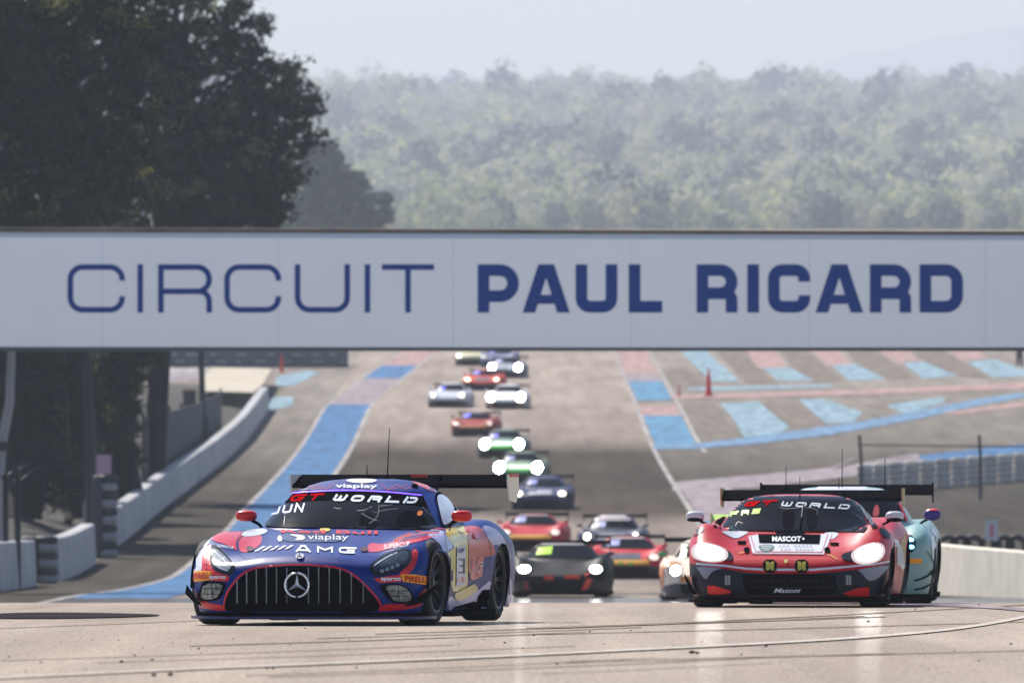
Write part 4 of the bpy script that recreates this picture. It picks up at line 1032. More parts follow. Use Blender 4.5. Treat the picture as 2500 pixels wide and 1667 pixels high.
    def splitter(s, m=M_carbon, z=.055, th=.022, out=.06, xw=1.0):
        O = catmull([p for p in s.sp['outline'] if p[1] < .8], 26); vs = []; P = []
        for x, y in O: P.append((min(x * 1.02, xw), y - out * (1 - .5 * x)))
        ring = [(-x, y) for x, y in P[::-1]][:-1] + P; k = len(ring); ring += [(1.0, .55), (-1.0, .55)] if False else []
        top = [(x, y, z + th) for x, y in ring]; bot = [(x, y, z) for x, y in ring]
        n = len(ring); vs = top + bot; fs = [tuple(range(n)), tuple(reversed(range(n, 2 * n)))] + [(i, i + n, (i + 1) % n + n, (i + 1) % n) for i in range(n)]
        MB().add(vs, fs, m).build('splitter', s.root)
    def skirts(s, m=M_carbon):
        w1, w2 = s.sp['wheels']
        for sg in (1, -1): MB().box((sg * .95, (w1 + w2) / 2, .085), (.16, w2 - w1 - .74, .04), m).build('side_skirt', s.root)
    def antenna(s, x, y, z, h, lean=0):
        MB().tube([(x, y, z), (x + lean, y, z + h)], [.006, .003], M_carbon, 5).build('antenna', s.root)
A = lambda P: [(x / 2.8 + 440, y / 2.8 + 1020) for x, y in P]
def hero_blue():
    blue = mat('paint_blue', (.002, .022, .18), .38, spec=.2, noise=.06, nscale=3)
    c = Car('front', 726 + 0, 91.5, R(10.6), 'blue and red grand tourer race car with chrome slatted grille leading the field', blue, 0, .02)
    red = paint((205, 22, 28), .3); glare_lav = paint((176, 172, 205), .35); white = mat('paint_white', (.62, .62, .66), .35, coat=.4)
    yel = mat('paint_pale_yellow', (.60, .47, .10), .38, coat=.4); coral = mat('paint_coral', (.52, .045, .04), .38, coat=.4)
    orange = mat('decal_orange', (.85, .33, .02), .45); dred = mat('decal_red', (.45, .01, .01), .45)
    c.shell()
    P = lambda pts, m, off=.004, step=6, sm=2: c.px(A(pts), m, off, step, sm=sm)
    # livery, front and bonnet
    P([(60, 1100), (85, 960), (100, 900), (130, 850), (190, 815), (230, 810), (200, 850), (165, 900), (150, 980), (150, 1060)], white)  # sky highlight along the fender edge, painted as white
    P([(200, 830), (260, 790), (400, 752), (520, 735), (545, 740), (480, 775), (400, 820), (380, 870), (395, 915), (330, 872), (260, 850)], red, .004)
    P([(395, 850), (420, 812), (480, 800), (560, 800), (560, 840), (545, 870), (500, 900), (450, 922), (405, 915)], red, .004)
    P([(410, 800), (440, 775), (540, 757), (600, 765), (590, 790), (520, 808), (440, 815)], white, .006)
    P([(1290, 850), (1390, 868), (1490, 835), (1600, 800), (1720, 780), (1790, 780), (1700, 830), (1560, 862), (1440, 892), (1340, 920), (1270, 915)], red)
    P([(1440, 845), (1530, 800), (1640, 765), (1760, 752), (1840, 765), (1760, 785), (1620, 805), (1530, 835)], coral, .006)
    for k in range(4): c.px([strip(smoothline(A([(1490 + 14 * k, 850 - 9 * k), (1580 + 10 * k, 828 - 7 * k), (1690, 812 - 6 * k)])), 1.1)], blue, .009, 6)
    P([(150, 1040), (152, 930), (165, 890), (205, 868), (215, 880), (205, 985), (222, 1038), (290, 1068), (345, 1080), (320, 1115), (210, 1100), (165, 1085)], red)
    P([(1580, 905), (1612, 890), (1628, 930), (1612, 1000), (1570, 1062), (1510, 1080), (1490, 1062), (1555, 1015), (1585, 960)], red)
    blk = mat('decal_black', (.01, .01, .012), .4)
    for q in ([(1590, 930), (1620, 935)], [(1585, 960), (1618, 975)], [(1570, 1000), (1600, 1015)], [(1605, 895), (1600, 1000)], [(1550, 1030), (1575, 1050)], [(165, 940), (203, 950)], [(160, 1000), (206, 1010)], [(185, 885), (180, 1080)], [(190, 1040), (215, 1045)]):
        c.px([strip(A(q), .8)], blk, .008, 5)
    P([(1320, 1098), (1420, 1080), (1510, 1070), (1512, 1118), (1360, 1126)], red, sm=0)
    P([(200, 1072), (335, 1080), (330, 1115), (200, 1112)], red, sm=0)
    P([(70, 1165), (110, 1185), (150, 1235), (200, 1265), (290, 1275), (335, 1315), (240, 1315), (120, 1290), (72, 1245)], red)
    P([(1700, 1130), (1700, 1250), (1640, 1290), (1500, 1312), (1330, 1322), (1390, 1265), (1500, 1272), (1600, 1255), (1640, 1190)], red)
    P([(1555, 1130), (1640, 1190), (1600, 1255), (1590, 1180)], blue)
    # grille surround line and the opening
    gr = [(305, 1275), (325, 1200), (390, 1118), (450, 1060), (530, 1032), (700, 1017), (815, 1013), (920, 1018), (1100, 1036), (1200, 1095), (1290, 1180), (1350, 1250), (1365, 1300), (1310, 1322), (1100, 1330), (800, 1335), (560, 1330), (350, 1322), (310, 1305)]
    c.px([strip(smoothline(A([(300, 1285), (318, 1195), (380, 1108), (445, 1050), (530, 1022), (700, 1007), (815, 1003), (920, 1008), (1105, 1026), (1208, 1085), (1298, 1172), (1362, 1250), (1375, 1305)])), 4.2)], red, .007, 5)
    g = MB(); c.px(A(gr), M_matt, .008, 7, mb=g, sm=2); go = g.build('grille', c.root)
    for i, x in enumerate((395, 459, 525, 593, 661, 731, 878, 948, 1020, 1094, 1170, 1250)):
        top = 1110 if i in (0, 11) else 1058 if i in (1, 10) else 1040 if i in (2, 9) else 1030
        if i == 10: top = 1065
        if i == 11: top = 1118
        bot = 1265 if x < 300 or x > 1300 else 1262
        vs = []; n = 9
        for k in range(n):
            y = top + (bot - top) * k / (n - 1)
            for dx, o_ in ((-3.2, .012), (0, .030), (3.2, .012)):
                h = c.hit(*A([(x + dx, y)])[0], o_)
                vs.append(h)
        b = MB(); b.add(vs, [(3 * k + j, 3 * k + j + 1, 3 * k + 4 + j, 3 * k + 3 + j) for k in range(n - 1) for j in (0, 1)], M_slat, False); b.build('grille_slat', go)
    # badge ring and three pointed star
    cx, cy = A([(804, 1140)])[0]; ctr = c.hit(cx, cy, .045)
    b = MB(); r = 82 / 2.8 / 303; n = 40
    ring = [ctr + Vector((r * math.cos(t * 2 * math.pi / n), 0, r * math.sin(t * 2 * math.pi / n))) for t in range(n + 1)]
    b.tube(ring, .0095, M_chrome, 8, cap=False)
    for a in (90, 210, 330):
        t = Vector((math.cos(R(a)), 0, math.sin(R(a)))); q = Vector((math.cos(R(a + 60)), 0, math.sin(R(a + 60)))); q2 = Vector((math.cos(R(a - 60)), 0, math.sin(R(a - 60))))
        f = Vector((0, -.02, 0)); b.add([ctr + f, ctr + q * .018, ctr + t * r * .97, ctr + q2 * .018], [(0, 1, 2), (0, 2, 3)], M_chrome)
    b.build('star_emblem', go)
    b = MB(); c.px([smoothpoly(A([(788, 930), (845, 930), (845, 968), (788, 968)]), 3)], mat('badge_silver', (.35, .37, .42), .3, metal=.6), .012, 4, mb=b)
    c.px([strip(A([(816, 935), (816, 950)]), 1.4), strip(A([(816, 950), (800, 962)]), 1.4), strip(A([(816, 950), (832, 962)]), 1.4)], M_carbon, .016, 4, mb=b); b.build('badge', c.root)
    # lamps
    for nm, pts, inner, brt in (('left', [(205, 885), (222, 872), (262, 882), (325, 945), (378, 1010), (368, 1058), (335, 1078), (270, 1060), (222, 1030), (205, 980)], [(220, 905), (250, 900), (320, 965), (355, 1015), (340, 1050), (270, 1035), (232, 1005), (222, 960)], 1),
                                ('right', [(1290, 1015), (1325, 980), (1420, 922), (1520, 897), (1577, 903), (1584, 960), (1560, 1010), (1500, 1050), (1420, 1072), (1330, 1087), (1302, 1055)], [(1312, 1022), (1350, 990), (1430, 945), (1510, 918), (1556, 918), (1558, 960), (1530, 1005), (1440, 1045), (1345, 1062), (1318, 1045)], 0)):
        b = MB(); c.px(A(pts), M_dk, .010, 6, mb=b, sm=2); ho = b.build('headlight', c.root)
        b = MB(); c.px(A(inner), mat('lens_painted_glare' if brt else 'lens_grey', (.25, .28, .28) if brt else (.03, .042, .055), .15, spec=.3, coat=.25, noise=.5, nscale=14), .014, 6, mb=b, sm=2); b.build('lens', ho)  # bright lens holds its white glare in the base colour
        b = MB(); ml = mat('lamp_strip', (.55, .6, .66), .2, coat=1)
        if brt: c.px([strip(smoothline(A([(232, 915), (260, 945), (320, 1000), (338, 1030)])), 3.0), strip(smoothline(A([(240, 1010), (290, 1040), (335, 1050)])), 2)], ml, .018, 5, mb=b)
        else:
            c.px([strip(smoothline(A([(1320, 1020), (1400, 968), (1480, 932)])), 2.6)], ml, .018, 5, mb=b)
            for x, y in ((1375, 1052), (1410, 1042), (1445, 1030), (1480, 1015)): c.px([smoothpoly(A([(x - 13, y - 11), (x + 13, y - 13), (x + 12, y + 10), (x - 12, y + 12)]), 2)], mat('lamp_cell', (.22, .25, .29), .15, coat=1), .018, 4, mb=b)
        b.build('light_strip', ho)
    for pts, inner in (([(128, 1205), (160, 1120), (180, 1113), (325, 1118), (300, 1195), (262, 1247), (150, 1248), (130, 1230)], [(150, 1205), (170, 1130), (300, 1132), (283, 1185), (250, 1235), (155, 1235)]),
                       ([(1338, 1130), (1530, 1130), (1592, 1205), (1585, 1262), (1450, 1262), (1405, 1222)], [(1392, 1143), (1520, 1143), (1575, 1205), (1568, 1250), (1462, 1252), (1432, 1212)])):
        b = MB(); c.px(A(pts), M_carbon, .010, 6, mb=b, sm=2); fo = b.build('fog_lamp', c.root)
        b = MB(); c.px(A(inner), mat('fog_lens', (.2, .21, .2), .15, coat=.3, noise=.7, nscale=22), .014, 5, mb=b, sm=1)
        xs = [p[0] for p in inner]; ys = [p[1] for p in inner]; x0, x1, y0, y1 = min(xs), max(xs), min(ys), max(ys)
        for k in (1, 2): yy = y0 + (y1 - y0) * k / 3; c.px([strip(A([(x0 + 18, yy), (x1 - 22, yy)]), 1.6)], M_carbon, .018, 5, mb=b)
        c.px([strip(A([((x0 + x1) / 2, y0 + 6), ((x0 + x1) / 2 + 6, y1 - 6)]), 1.6)], M_carbon, .018, 5, mb=b)
        b.build('lens', fo)
    # bonnet scoop, tow rings, text
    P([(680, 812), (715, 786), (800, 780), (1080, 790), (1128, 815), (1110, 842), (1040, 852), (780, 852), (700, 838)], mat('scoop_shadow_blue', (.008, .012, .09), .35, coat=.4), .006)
    wt = mat('decal_white', (.72, .74, .78), .45)
    P([(662, 825), (680, 803), (695, 818), (700, 842), (676, 853)], wt, .008)
    P([(745, 802), (800, 802), (850, 812), (856, 830), (830, 842), (780, 840), (800, 830), (800, 818), (770, 812)], wt, .010)
    c.text('viaplay', *A([(872, 798), (1150, 846)])[0], *A([(872, 798), (1150, 846)])[1], wt, rise=1)
    q = A([(690, 768), (1350, 792)]); c.text('Red Bull', *q[0], *q[1], mat('decal_redtext', (.6, .03, .03), .4), .010, rise=3, bold=.02)
    P([(950, 758), (1030, 758), (1020, 780), (960, 780)], mat('decal_gold', (.7, .5, .08), .4), .008)
    for k in range(5):
        x = 505 + 52 * k; P([(x, 918 - 4 * k), (x + 26, 915 - 4 * k), (x + 80 - 4 * k, 882 - 2 * k), (x + 58 - 4 * k, 884 - 2 * k)], wt, .009, sm=0)
    ct = A([(775, 876), (1205, 930)]); polys = stroke_text('AMG', ct[0][0], ct[0][1], ct[1][0], ct[1][1] - 4, 4.3, gap=.12, slant=-.0, rise=5)
    c.px(polys, wt, .009, 6)
    for x, y in ((478, 900), (1258, 903)):
        b = MB(); c.px([smoothpoly(A([(x - 28, y - 16), (x + 24, y - 18), (x + 28, y + 14), (x - 24, y + 16)]), 3)], mat('tow_ring_dark', (.08, .02, .02), .4), .010, 4, mb=b); b.build('bonnet_pin', c.root)
    c.px([strip(smoothline(A([(450, 765), (395, 815), (378, 870), (392, 920), (430, 955), (470, 965)])), .9)], blk, .0075, 5)
    # tyre-maker and safety-gear stickers
    for pts in ([(78, 1055), (140, 1044), (215, 1048), (222, 1062), (205, 1108), (150, 1116), (78, 1118)], [(1502, 1068), (1600, 1068), (1692, 1084), (1692, 1142), (1600, 1128), (1518, 1118)]):
        P(pts, orange, .008, sm=0)
    q = A([(96, 1060), (208, 1102)]); c.text('PIRELLI', *q[0], *q[1], dred, .012, bold=.03, slant=.2, rise=-2)
    q = A([(1530, 1078), (1680, 1116)]); c.text('PIRELLI', *q[0], *q[1], dred, .012, bold=.03, rise=3)
    q = A([(205, 1080), (318, 1108)]); c.text('sparco', *q[0], *q[1], wt, .012, bold=.03)
    q = A([(1370, 1090), (1503, 1120)]); c.text('sparco', *q[0], *q[1], wt, .012, bold=.03, rise=0)
    q = A([(1395, 872), (1570, 902)]); c.text('SUPERCUP', *q[0], *q[1], wt, .010, rise=-8)
    q = A([(255, 868), (365, 886)]); c.text('SUPERCUP', *q[0], *q[1], wt, .010, rise=6)
    # roof
    q = A([(1062, 455), (1348, 490)]); c.text('viaplay', *q[0], *q[1], wt, .009, bold=.02, rise=1)
    P([(1120, 430), (1180, 418), (1345, 422), (1340, 440), (1270, 450), (1180, 448)], wt, .007)
    for q in ([(865, 490), (930, 462), (1000, 490), (1050, 455)], [(1370, 455), (1420, 495), (1480, 460), (1540, 490), (1600, 470)], [(1440, 490), (1500, 480), (1560, 455)], [(880, 470), (960, 488)]):
        c.px([strip(A(q), 1.0)], red, .006, 5)
    P([(1560, 430), (1640, 445), (1760, 490), (1820, 520), (1770, 520), (1660, 480)], coral, .005)
    for x, y in ((848, 462), (1603, 472)):
        h = c.near(*A([(x, y)])[0]); MB().ellip(tuple(h), (.03, .035, .03), M_carbon, 2.3, 10, 8).build('roof_knob', c.root)
    # side livery; lavender areas paint the glare on the blue flank
    sd = lambda pts, m, off=.004, sm=2: c.px(A(pts), m, off, 5, sm=sm)
    sd([(1700, 760), (1800, 770), (1830, 830), (1870, 885), (1830, 900), (1800, 960), (1790, 880), (1740, 830), (1690, 800)], glare_lav)
    sd([(2050, 735), (2130, 740), (2200, 800), (2240, 880), (2262, 980), (2262, 1300), (2230, 1300), (2240, 1000), (2200, 880), (2140, 860), (2110, 900), (2080, 830)], glare_lav)
    sd([(1805, 775), (1840, 745), (1900, 735), (1945, 740), (1965, 800), (1965, 1120), (1950, 1165), (1870, 1195), (1845, 1150), (1815, 930), (1850, 900), (1875, 885), (1835, 835)], yel)
    sd([(1930, 742), (2040, 738), (2090, 800), (2150, 890), (2145, 945), (2090, 945), (2060, 960), (2060, 1060), (2030, 1100), (1965, 1110), (1968, 850), (1955, 780)], coral, .006)
    sd([(1900, 1250), (2040, 1170), (2110, 1110), (2150, 1160), (2130, 1330), (1840, 1385), (1825, 1200)], glare_lav, .004, 0)
    sd([(1858, 1195), (1990, 1135), (2005, 1130), (2040, 1165), (1980, 1215), (1890, 1258)], yel, .007)
    sd([(1865, 1290), (2010, 1250), (2060, 1290), (1990, 1320), (1870, 1340)], M_carbon, .007, 0)
    sd([(2018, 1300), (2030, 1220), (2065, 1172), (2118, 1170), (2135, 1290), (2120, 1300)], M_matt, .009, 0)
    b = MB(); c.px(A([(1885, 880), (1945, 870), (1940, 1140), (1880, 1148)]), mat('number_panel_white', (.6, .6, .64), .4), .010, 5, mb=b)
    q = A([(1893, 960), (1932, 1060)]); c.px(stroke_text('3', *q[0], *q[1], 4), blk, .014, 4, mb=b)
    q = A([(1886, 885), (1940, 935)]); c.px([smoothpoly(A([(1890, 895), (1935, 885), (1930, 915), (1890, 925)]), 1)], blue, .014, 4, mb=b)
    q = A([(1885, 1085), (1938, 1130)]); c.text('gt', *q[0], *q[1], red, .014, mb=b, bold=.03); b.build('number_panel', c.root)
    q = A([(1972, 950), (2055, 1085)]); c.text('BG', *q[0], *q[1], wt, .010, bold=.07, slant=.1); c.text('BG', q[0][0] + 1, q[0][1] + 1, q[1][0] - 1, q[1][1] - 1, red, .013, bold=.03, slant=.1)
    c.px([strip(smoothline(A([(2060, 745), (2100, 830), (2120, 900), (2110, 990), (2060, 1080), (2000, 1135), (1860, 1200)])), 1.0), strip(smoothline(A([(1800, 780), (1815, 880), (1830, 1000), (1858, 1195)])), 1.0)], blk, .011, 4)
    b = MB(); c.px([smoothpoly(A([(1995, 780), (2035, 785), (2035, 825), (2000, 830)]), 2)], red, .018, 4, mb=b); b.build('fuel_cap', c.root)
    c.finish()
    # glass
    g = MB(); c.px(A([(742, 506), (860, 497), (1000, 494), (1150, 494), (1400, 500), (1600, 512), (1650, 520), (1690, 610), (1730, 700), (1768, 762), (1600, 768), (1300, 762), (1000, 755), (700, 752), (545, 745), (600, 675), (650, 612), (700, 552)]), M_glass, .010, 7, mb=g, sm=1)
    ws = g.build('windscreen', c.root)
    g = MB(); c.px(A([(735, 512), (860, 500), (1000, 496), (1150, 496), (1400, 502), (1600, 514), (1648, 523), (1686, 618), (1560, 598), (1350, 580), (1100, 570), (900, 572), (700, 590), (690, 575)]), M_carbon, .013, 7, mb=g)
    rt = mat('decal_bright_red', (.42, .004, .008), .8, spec=0.); pw = mat('decal_pale', (.6, .66, .72), .4)
    q = A([(740, 532), (985, 584)]); c.px(stroke_text('GT', q[0][0], q[0][1] + 1, q[1][0] - 12, q[1][1] - 1, 4.2, gap=.25, slant=.9, rise=-3), rt, .017, 5, mb=g)
    q = A([(1025, 534), (1632, 578)]); c.px(stroke_text('WORLD', q[0][0], q[0][1], q[1][0] - 8, q[1][1], 5.2, gap=.16, slant=.75, rise=6.5), pw, .017, 5, mb=g)
    g.build('sun_strip', ws)
    g = MB(); q = A([(618, 615), (840, 670)]); c.px(stroke_text('JUN', q[0][0], q[0][1], q[1][0], q[1][1], 3.6, gap=.35, slant=.3, rise=-8), lamp('led_name', (.6, .65, 1), .8), .016, 5, mb=g); g.build('name_display', ws)
    g = MB(); c.px([strip(smoothline(A([(752, 527), (950, 514), (1150, 508), (1400, 518), (1646, 542)])), 3.8)], lamp('led_violet', (.16, .07, 1.0), 1.3), .022, 5, mb=g); g.build('light_bar', ws)
    # interior hints seen in the glass: cage tubes, driver's helmet mark
    g = MB(); cg = mat('cage_grey', (.075, .08, .09), .4)
    for q, w_ in (([(1050, 622), (1090, 630), (1100, 622)], 2), ([(1210, 640), (1260, 640), (1310, 615)], 2.4), ([(1370, 610), (1450, 600)], 2.6), ([(1320, 655), (1420, 632), (1490, 628)], 1.8), ([(1240, 660), (1310, 700), (1350, 710)], 2), ([(1290, 730), (1350, 690), (1360, 600)], 2), ([(720, 665), (712, 745)], 1.0), ([(1650, 615), (1720, 680)], 2)):
        c.px([strip(smoothline(A(q)), w_)], cg, .0125, 5, mb=g)
    g.build('roll_cage', ws); g = MB()
    c.px([smoothpoly(A([(1480, 760), (1470, 690), (1520, 640), (1620, 640), (1680, 700), (1700, 762)]), 2)], mat('seat_dark', (.010, .010, .013), .9, spec=0.), .012, 6, mb=g)
    g.build('seat', ws); g = MB()
    c.px([smoothpoly(A([(1220, 760), (1225, 680), (1290, 650), (1345, 690), (1350, 760)]), 2)], mat('seat_dark', (.010, .010, .013), .9, spec=0.), .0118, 6, mb=g)
    g.build('seat', ws); g = MB()
    c.px([smoothpoly(A([(1615, 655), (1635, 640), (1655, 648), (1650, 670), (1620, 680)]), 1)], mat('helmet_orange', (.7, .22, .03), .4), .0145, 4, mb=g)
    g.build('helmet_mark', ws)
    g = MB(); c.px(A([(1738, 545), (1748, 512), (1775, 508), (1830, 540), (1872, 600), (1960, 680), (1945, 690), (1890, 690), (1800, 755), (1782, 735), (1760, 630)]), M_carbon, .010, 6, mb=g, sm=1)
    c.px(A([(1748, 560), (1755, 530), (1790, 530), (1840, 570), (1868, 630), (1866, 690), (1800, 745), (1785, 720), (1765, 630)]), mat('side_glass_painted_sky', (.66, .68, .70), .25, coat=.8), .014, 6, mb=g, sm=2); g.build('side_window', c.root)  # pale pane has the sky's reflection painted into its colour
    g = MB(); c.px(A([(1840, 540), (1900, 590), (1950, 660), (1900, 660), (1875, 610)]), M_glass, .012, 6, mb=g); g.build('quarter_window', c.root)
    # fixtures
    c.wheels(steer=R(-3)); c.mirrors(paint((215, 25, 25), .3), r=(.088, .065, .047)); c.splitter(mat('splitter_blue', (.012, .016, .1), .35, coat=.4)); c.skirts()
    wg = c.wing(endm=mat('endplate_cream', (.82, .72, .58), .5), zt=1.205, endh=(.012, .225)); 
    MB().box((.25 - .08, -.01, .0), (.14, .02, .025), red).build('wing_marker', wg)
    hw = .93; MB().box((hw + .01, .2, .004), (.016, .36, .026), red).build('wing_marker', wg)
    for sg in (1, -1):
        v = [(sg * .84, .24, .17), (sg * 1.0, .36, .27), (sg * 1.03, .55, .33), (sg * .95, .46, .20)]
        MB().add(v + [(a, b, q - .014) for a, b, q in v], [(0, 1, 2, 3), (7, 6, 5, 4), (0, 4, 5, 1), (1, 5, 6, 2), (2, 6, 7, 3), (3, 7, 4, 0)], M_carbon).build('canard', c.root)
    c.antenna(-.02, 2.95, 1.17, .13); c.antenna(.08, 3.3, 1.13, .47, .02)
    return c
hero_blue()
B = lambda P: [(x / 3.267 + 1600, y / 3.267 + 1060) for x, y in P]
M_head = lamp('headlamp_bright', (1, .97, .92), 42)
M_head_s = lamp('headlamp_soft', (1, .93, .82), 7)
M_led = lamp('display_violet', (.45, .5, 1), 1.2)
def hero_red():
    redp = mat('paint_race_red', (.46, .004, .008), .36, coat=.08, spec=.25)
    c = Car('mid', 1918, 112.5, R(5), 'red and white mid engined race car with blazing headlights on the right', redp, 0, .02)
    wt = mat('paint_white', (.62, .62, .66)); blk = M_carbon; dark = mat('bumper_dark_blue', (.010, .011, .022), .45)
    c.shell()
    P = lambda pts, m, off=.004, step=5, sm=2: c.px(B(pts), m, off, step, sm=sm)
    # dark lower bumper with silver grey wedges
    P([(270, 1025), (330, 1040), (560, 1075), (720, 1100), (860, 1110), (1240, 1110), (1500, 1090), (1760, 1060), (1880, 1020), (1900, 1150), (1900, 1330), (270, 1330)], dark, .005, sm=0)
    gy = paint((128, 128, 140), .35)
    P([(320, 1045), (560, 1070), (480, 1080), (440, 1110), (405, 1165), (360, 1100)], gy, .008, sm=1); P([(1870, 1035), (1600, 1078), (1640, 1100), (1695, 1170), (1760, 1155), (1830, 1090)], gy, .008, sm=1)
    P([(330, 1040), (560, 1058), (720, 1080), (900, 1090), (1260, 1090), (1500, 1068), (1740, 1042), (1880, 1015), (1880, 1000), (1740, 1030), (1500, 1052), (1260, 1072), (900, 1072), (720, 1064), (560, 1042), (330, 1022)], wt, .009, sm=0)
    g = MB(); c.px(B([(700, 1112), (1400, 1112), (1440, 1130), (1450, 1250), (1380, 1275), (760, 1275), (720, 1250), (690, 1140)]), M_matt, .010, 6, mb=g, sm=1)
    net = mat('grille_mesh', (.03, .03, .032), .6)
    for k in range(14): c.px([strip(B([(735 + 50 * k, 1120), (735 + 50 * k, 1215)]), .6)], net, .014, 6, mb=g)
    c.px([strip(B([(760, 1170), (1390, 1170)]), 1.0), strip(B([(740, 1215), (1420, 1215)]), 1.2)], net, .015, 6, mb=g); g.build('grille', c.root)
    red2 = paint((215, 25, 25), .3)
    P([(418, 1205), (470, 1203), (605, 1245), (600, 1262), (480, 1275), (425, 1265)], red2, .010, sm=0); P([(1490, 1262), (1620, 1222), (1700, 1215), (1700, 1285), (1560, 1285)], red2, .010, sm=0)
    for x in (575, 1533):
        b = MB(); c.px([smoothpoly(B([(x - 30, 1118), (x + 28, 1115), (x + 35, 1200), (x - 20, 1205)]), 1)], mat('intake_lamp', (.05, .05, .06), .3), .012, 4, mb=b)
        for i in range(2):
            for j in range(4): c.px([B([(x - 14 + i * 22, 1128 + j * 18), (x + 2 + i * 22, 1128 + j * 18), (x + 2 + i * 22, 1140 + j * 18), (x - 14 + i * 22, 1140 + j * 18)])], mat('lamp_cell_pale', (.4, .4, .42), .3), .016, 4, mb=b)
        b.build('fog_lamp', c.root)
    # bonnet white frame with black board
    P([(740, 815), (820, 800), (1315, 800), (1395, 790), (1385, 860), (1340, 965), (780, 960)], wt, .006, sm=0)
    c.px([strip(B([(760, 815), (800, 940), (1330, 945), (1375, 800)]), 1.6)], redp, .009, 5)
    c.px([strip(B([(730, 830), (770, 955), (1355, 962), (1410, 800)]), 1.2)], redp, .009, 5)
    P([(510, 770), (760, 775), (720, 800), (640, 840), (560, 800)], wt, .006); P([(1330, 782), (1480, 785), (1420, 840), (1385, 840)], wt, .006)
    b = MB(); c.px(B([(820, 802), (1318, 806), (1308, 880), (828, 872)]), blk, .012, 5, mb=b)
    q = B([(932, 824), (1185, 866)]); c.text('MASCOT', *q[0], q[1][0] - 7, q[1][1], mat('decal_white', (.72, .74, .78)), .017, mb=b, bold=.035)
    c.px([smoothpoly(B([(1172, 836), (1188, 836), (1188, 852), (1172, 852)]), 2)], mat('decal_white', (.7, .7, .7)), .017, 3, mb=b); b.build('name_board', c.root)
    b = MB(); c.px([smoothpoly(B([(822, 885), (950, 885), (945, 925), (885, 950), (828, 925)]), 2)], mat('crest_green', (.05, .12, .11), .5), .011, 4, mb=b)
    c.px([strip(B([(840, 900), (930, 900)]), 1.2), strip(B([(845, 915), (925, 915)]), 1.2), strip(B([(860, 930), (910, 930)]), 1.2)], mat('decal_white', (.6, .6, .6)), .014, 4, mb=b); b.build('crest', c.root)
    for y, x0, x1 in ((896, 985, 1262), (924, 1000, 1270)):
        for k in range(9):
            u = x0 + (x1 - x0) * k / 9
            if k == 3: continue
            c.px([B([(u, y - 8), (u + 17, y - 8), (u + 17, y + 8), (u, y + 8)])], mat('decal_grey', (.33, .33, .36), .5), .009, 3)
    for x in (728, 1370): b = MB(); c.px([smoothpoly(B([(x - 24, 908), (x + 22, 905), (x + 24, 950), (x - 22, 950)]), 3)], blk, .012, 4, mb=b); b.build('bonnet_pin', c.root)
    P([(655, 855), (725, 855), (720, 880), (655, 878)], blk, .010, sm=0); P([(1395, 868), (1465, 868), (1460, 890), (1395, 890)], blk, .010, sm=0)
    P([(300, 800), (330, 755), (385, 735), (392, 765), (350, 800), (310, 815)], dark, .007); P([(1775, 760), (1800, 742), (1870, 785), (1870, 840), (1830, 830), (1790, 790)], dark, .007)
    P([(960, 780), (1190, 780), (1190, 806), (960, 806)], blk, .020, sm=0)
    for x in (915, 1168):
        b = MB(); c.px([smoothpoly(B([(x - 58, 1010), (x + 55, 1008), (x + 52, 1108), (x - 52, 1108)]), 1)], blk, .020, 4, mb=b)
        yl = mat('lamp_yellow', (.5, .42, .05), .4, coat=.5)
        c.px([B([(x - 32, 1028), (x - 10, 1028), (x, 1046), (x + 10, 1028), (x + 32, 1028), (x + 32, 1090), (x + 10, 1090), (x, 1076), (x - 10, 1090), (x - 32, 1090)])], yl, .026, 4, mb=b); b.build('spot_lamp', c.root)
    b = MB(); c.px([B([(1028, 1003), (1054, 1003), (1054, 1030), (1028, 1030)])], mat('badge_gold', (.6, .5, .15), .4), .012, 4, mb=b); b.build('badge', c.root)
    c.px([strip(smoothline(B([(665, 950), (700, 948), (735, 935)])), 1.6), strip(smoothline(B([(1370, 960), (1410, 975), (1450, 1000)])), 1.6)], mat('decal_gold', (.5, .3, .04), .4), .010, 4)
    q = B([(945, 1222), (1150, 1256)]); c.text('Mascot', *q[0], *q[1], mat('decal_white', (.6, .6, .6)), .016, slant=.5, bold=.02)
    # roof
    P([(978, 468), (1140, 468), (1130, 522), (972, 522)], wt, .006, sm=0)
    # right flank
    P([(1990, 800), (2010, 900), (2020, 1200), (2012, 1310), (1990, 1310), (1980, 1000), (1950, 850)], mat('flank_gold', (.5, .36, .15), .4), .005, sm=0)
    P([(1880, 850), (1930, 830), (1985, 950), (1990, 1150), (1960, 1060), (1920, 1030), (1890, 1060)], wt, .005)
    c.finish()
    # headlamps
    for pts, core in (([(470, 905), (540, 915), (605, 948), (622, 985), (608, 1010), (540, 1010), (300, 985), (300, 900), (400, 885)], [(330, 905), (400, 885), (480, 905), (545, 935), (552, 985), (500, 1010), (400, 1005), (330, 975)]),
                      ([(1475, 975), (1500, 955), (1570, 935), (1700, 900), (1790, 880), (1810, 940), (1790, 1000), (1640, 1030), (1500, 1010)], [(1590, 950), (1660, 905), (1740, 885), (1790, 900), (1795, 960), (1745, 1010), (1650, 1025), (1595, 1000)])):
        b = MB(); c.px(B(pts), M_dk, .012, 5, mb=b, sm=2); ho = b.build('headlight', c.root)
        cx = sum(p[0] for p in core) / len(core); cy = sum(p[1] for p in core) / len(core)
        b = MB(); c.px(B([(cx + (x - cx) * 1.3, cy + (y - cy) * 1.3) for x, y in core]), lamp('headlamp_halo', (1, .84, .86), .42), .016, 5, mb=b, sm=3); b.build('lamp_halo', ho)  # glowing halo added behind the lens to imitate the lamp's glare
        b = MB(); c.px(B(core), M_head, .020, 5, mb=b, sm=3); b.build('lens', ho)
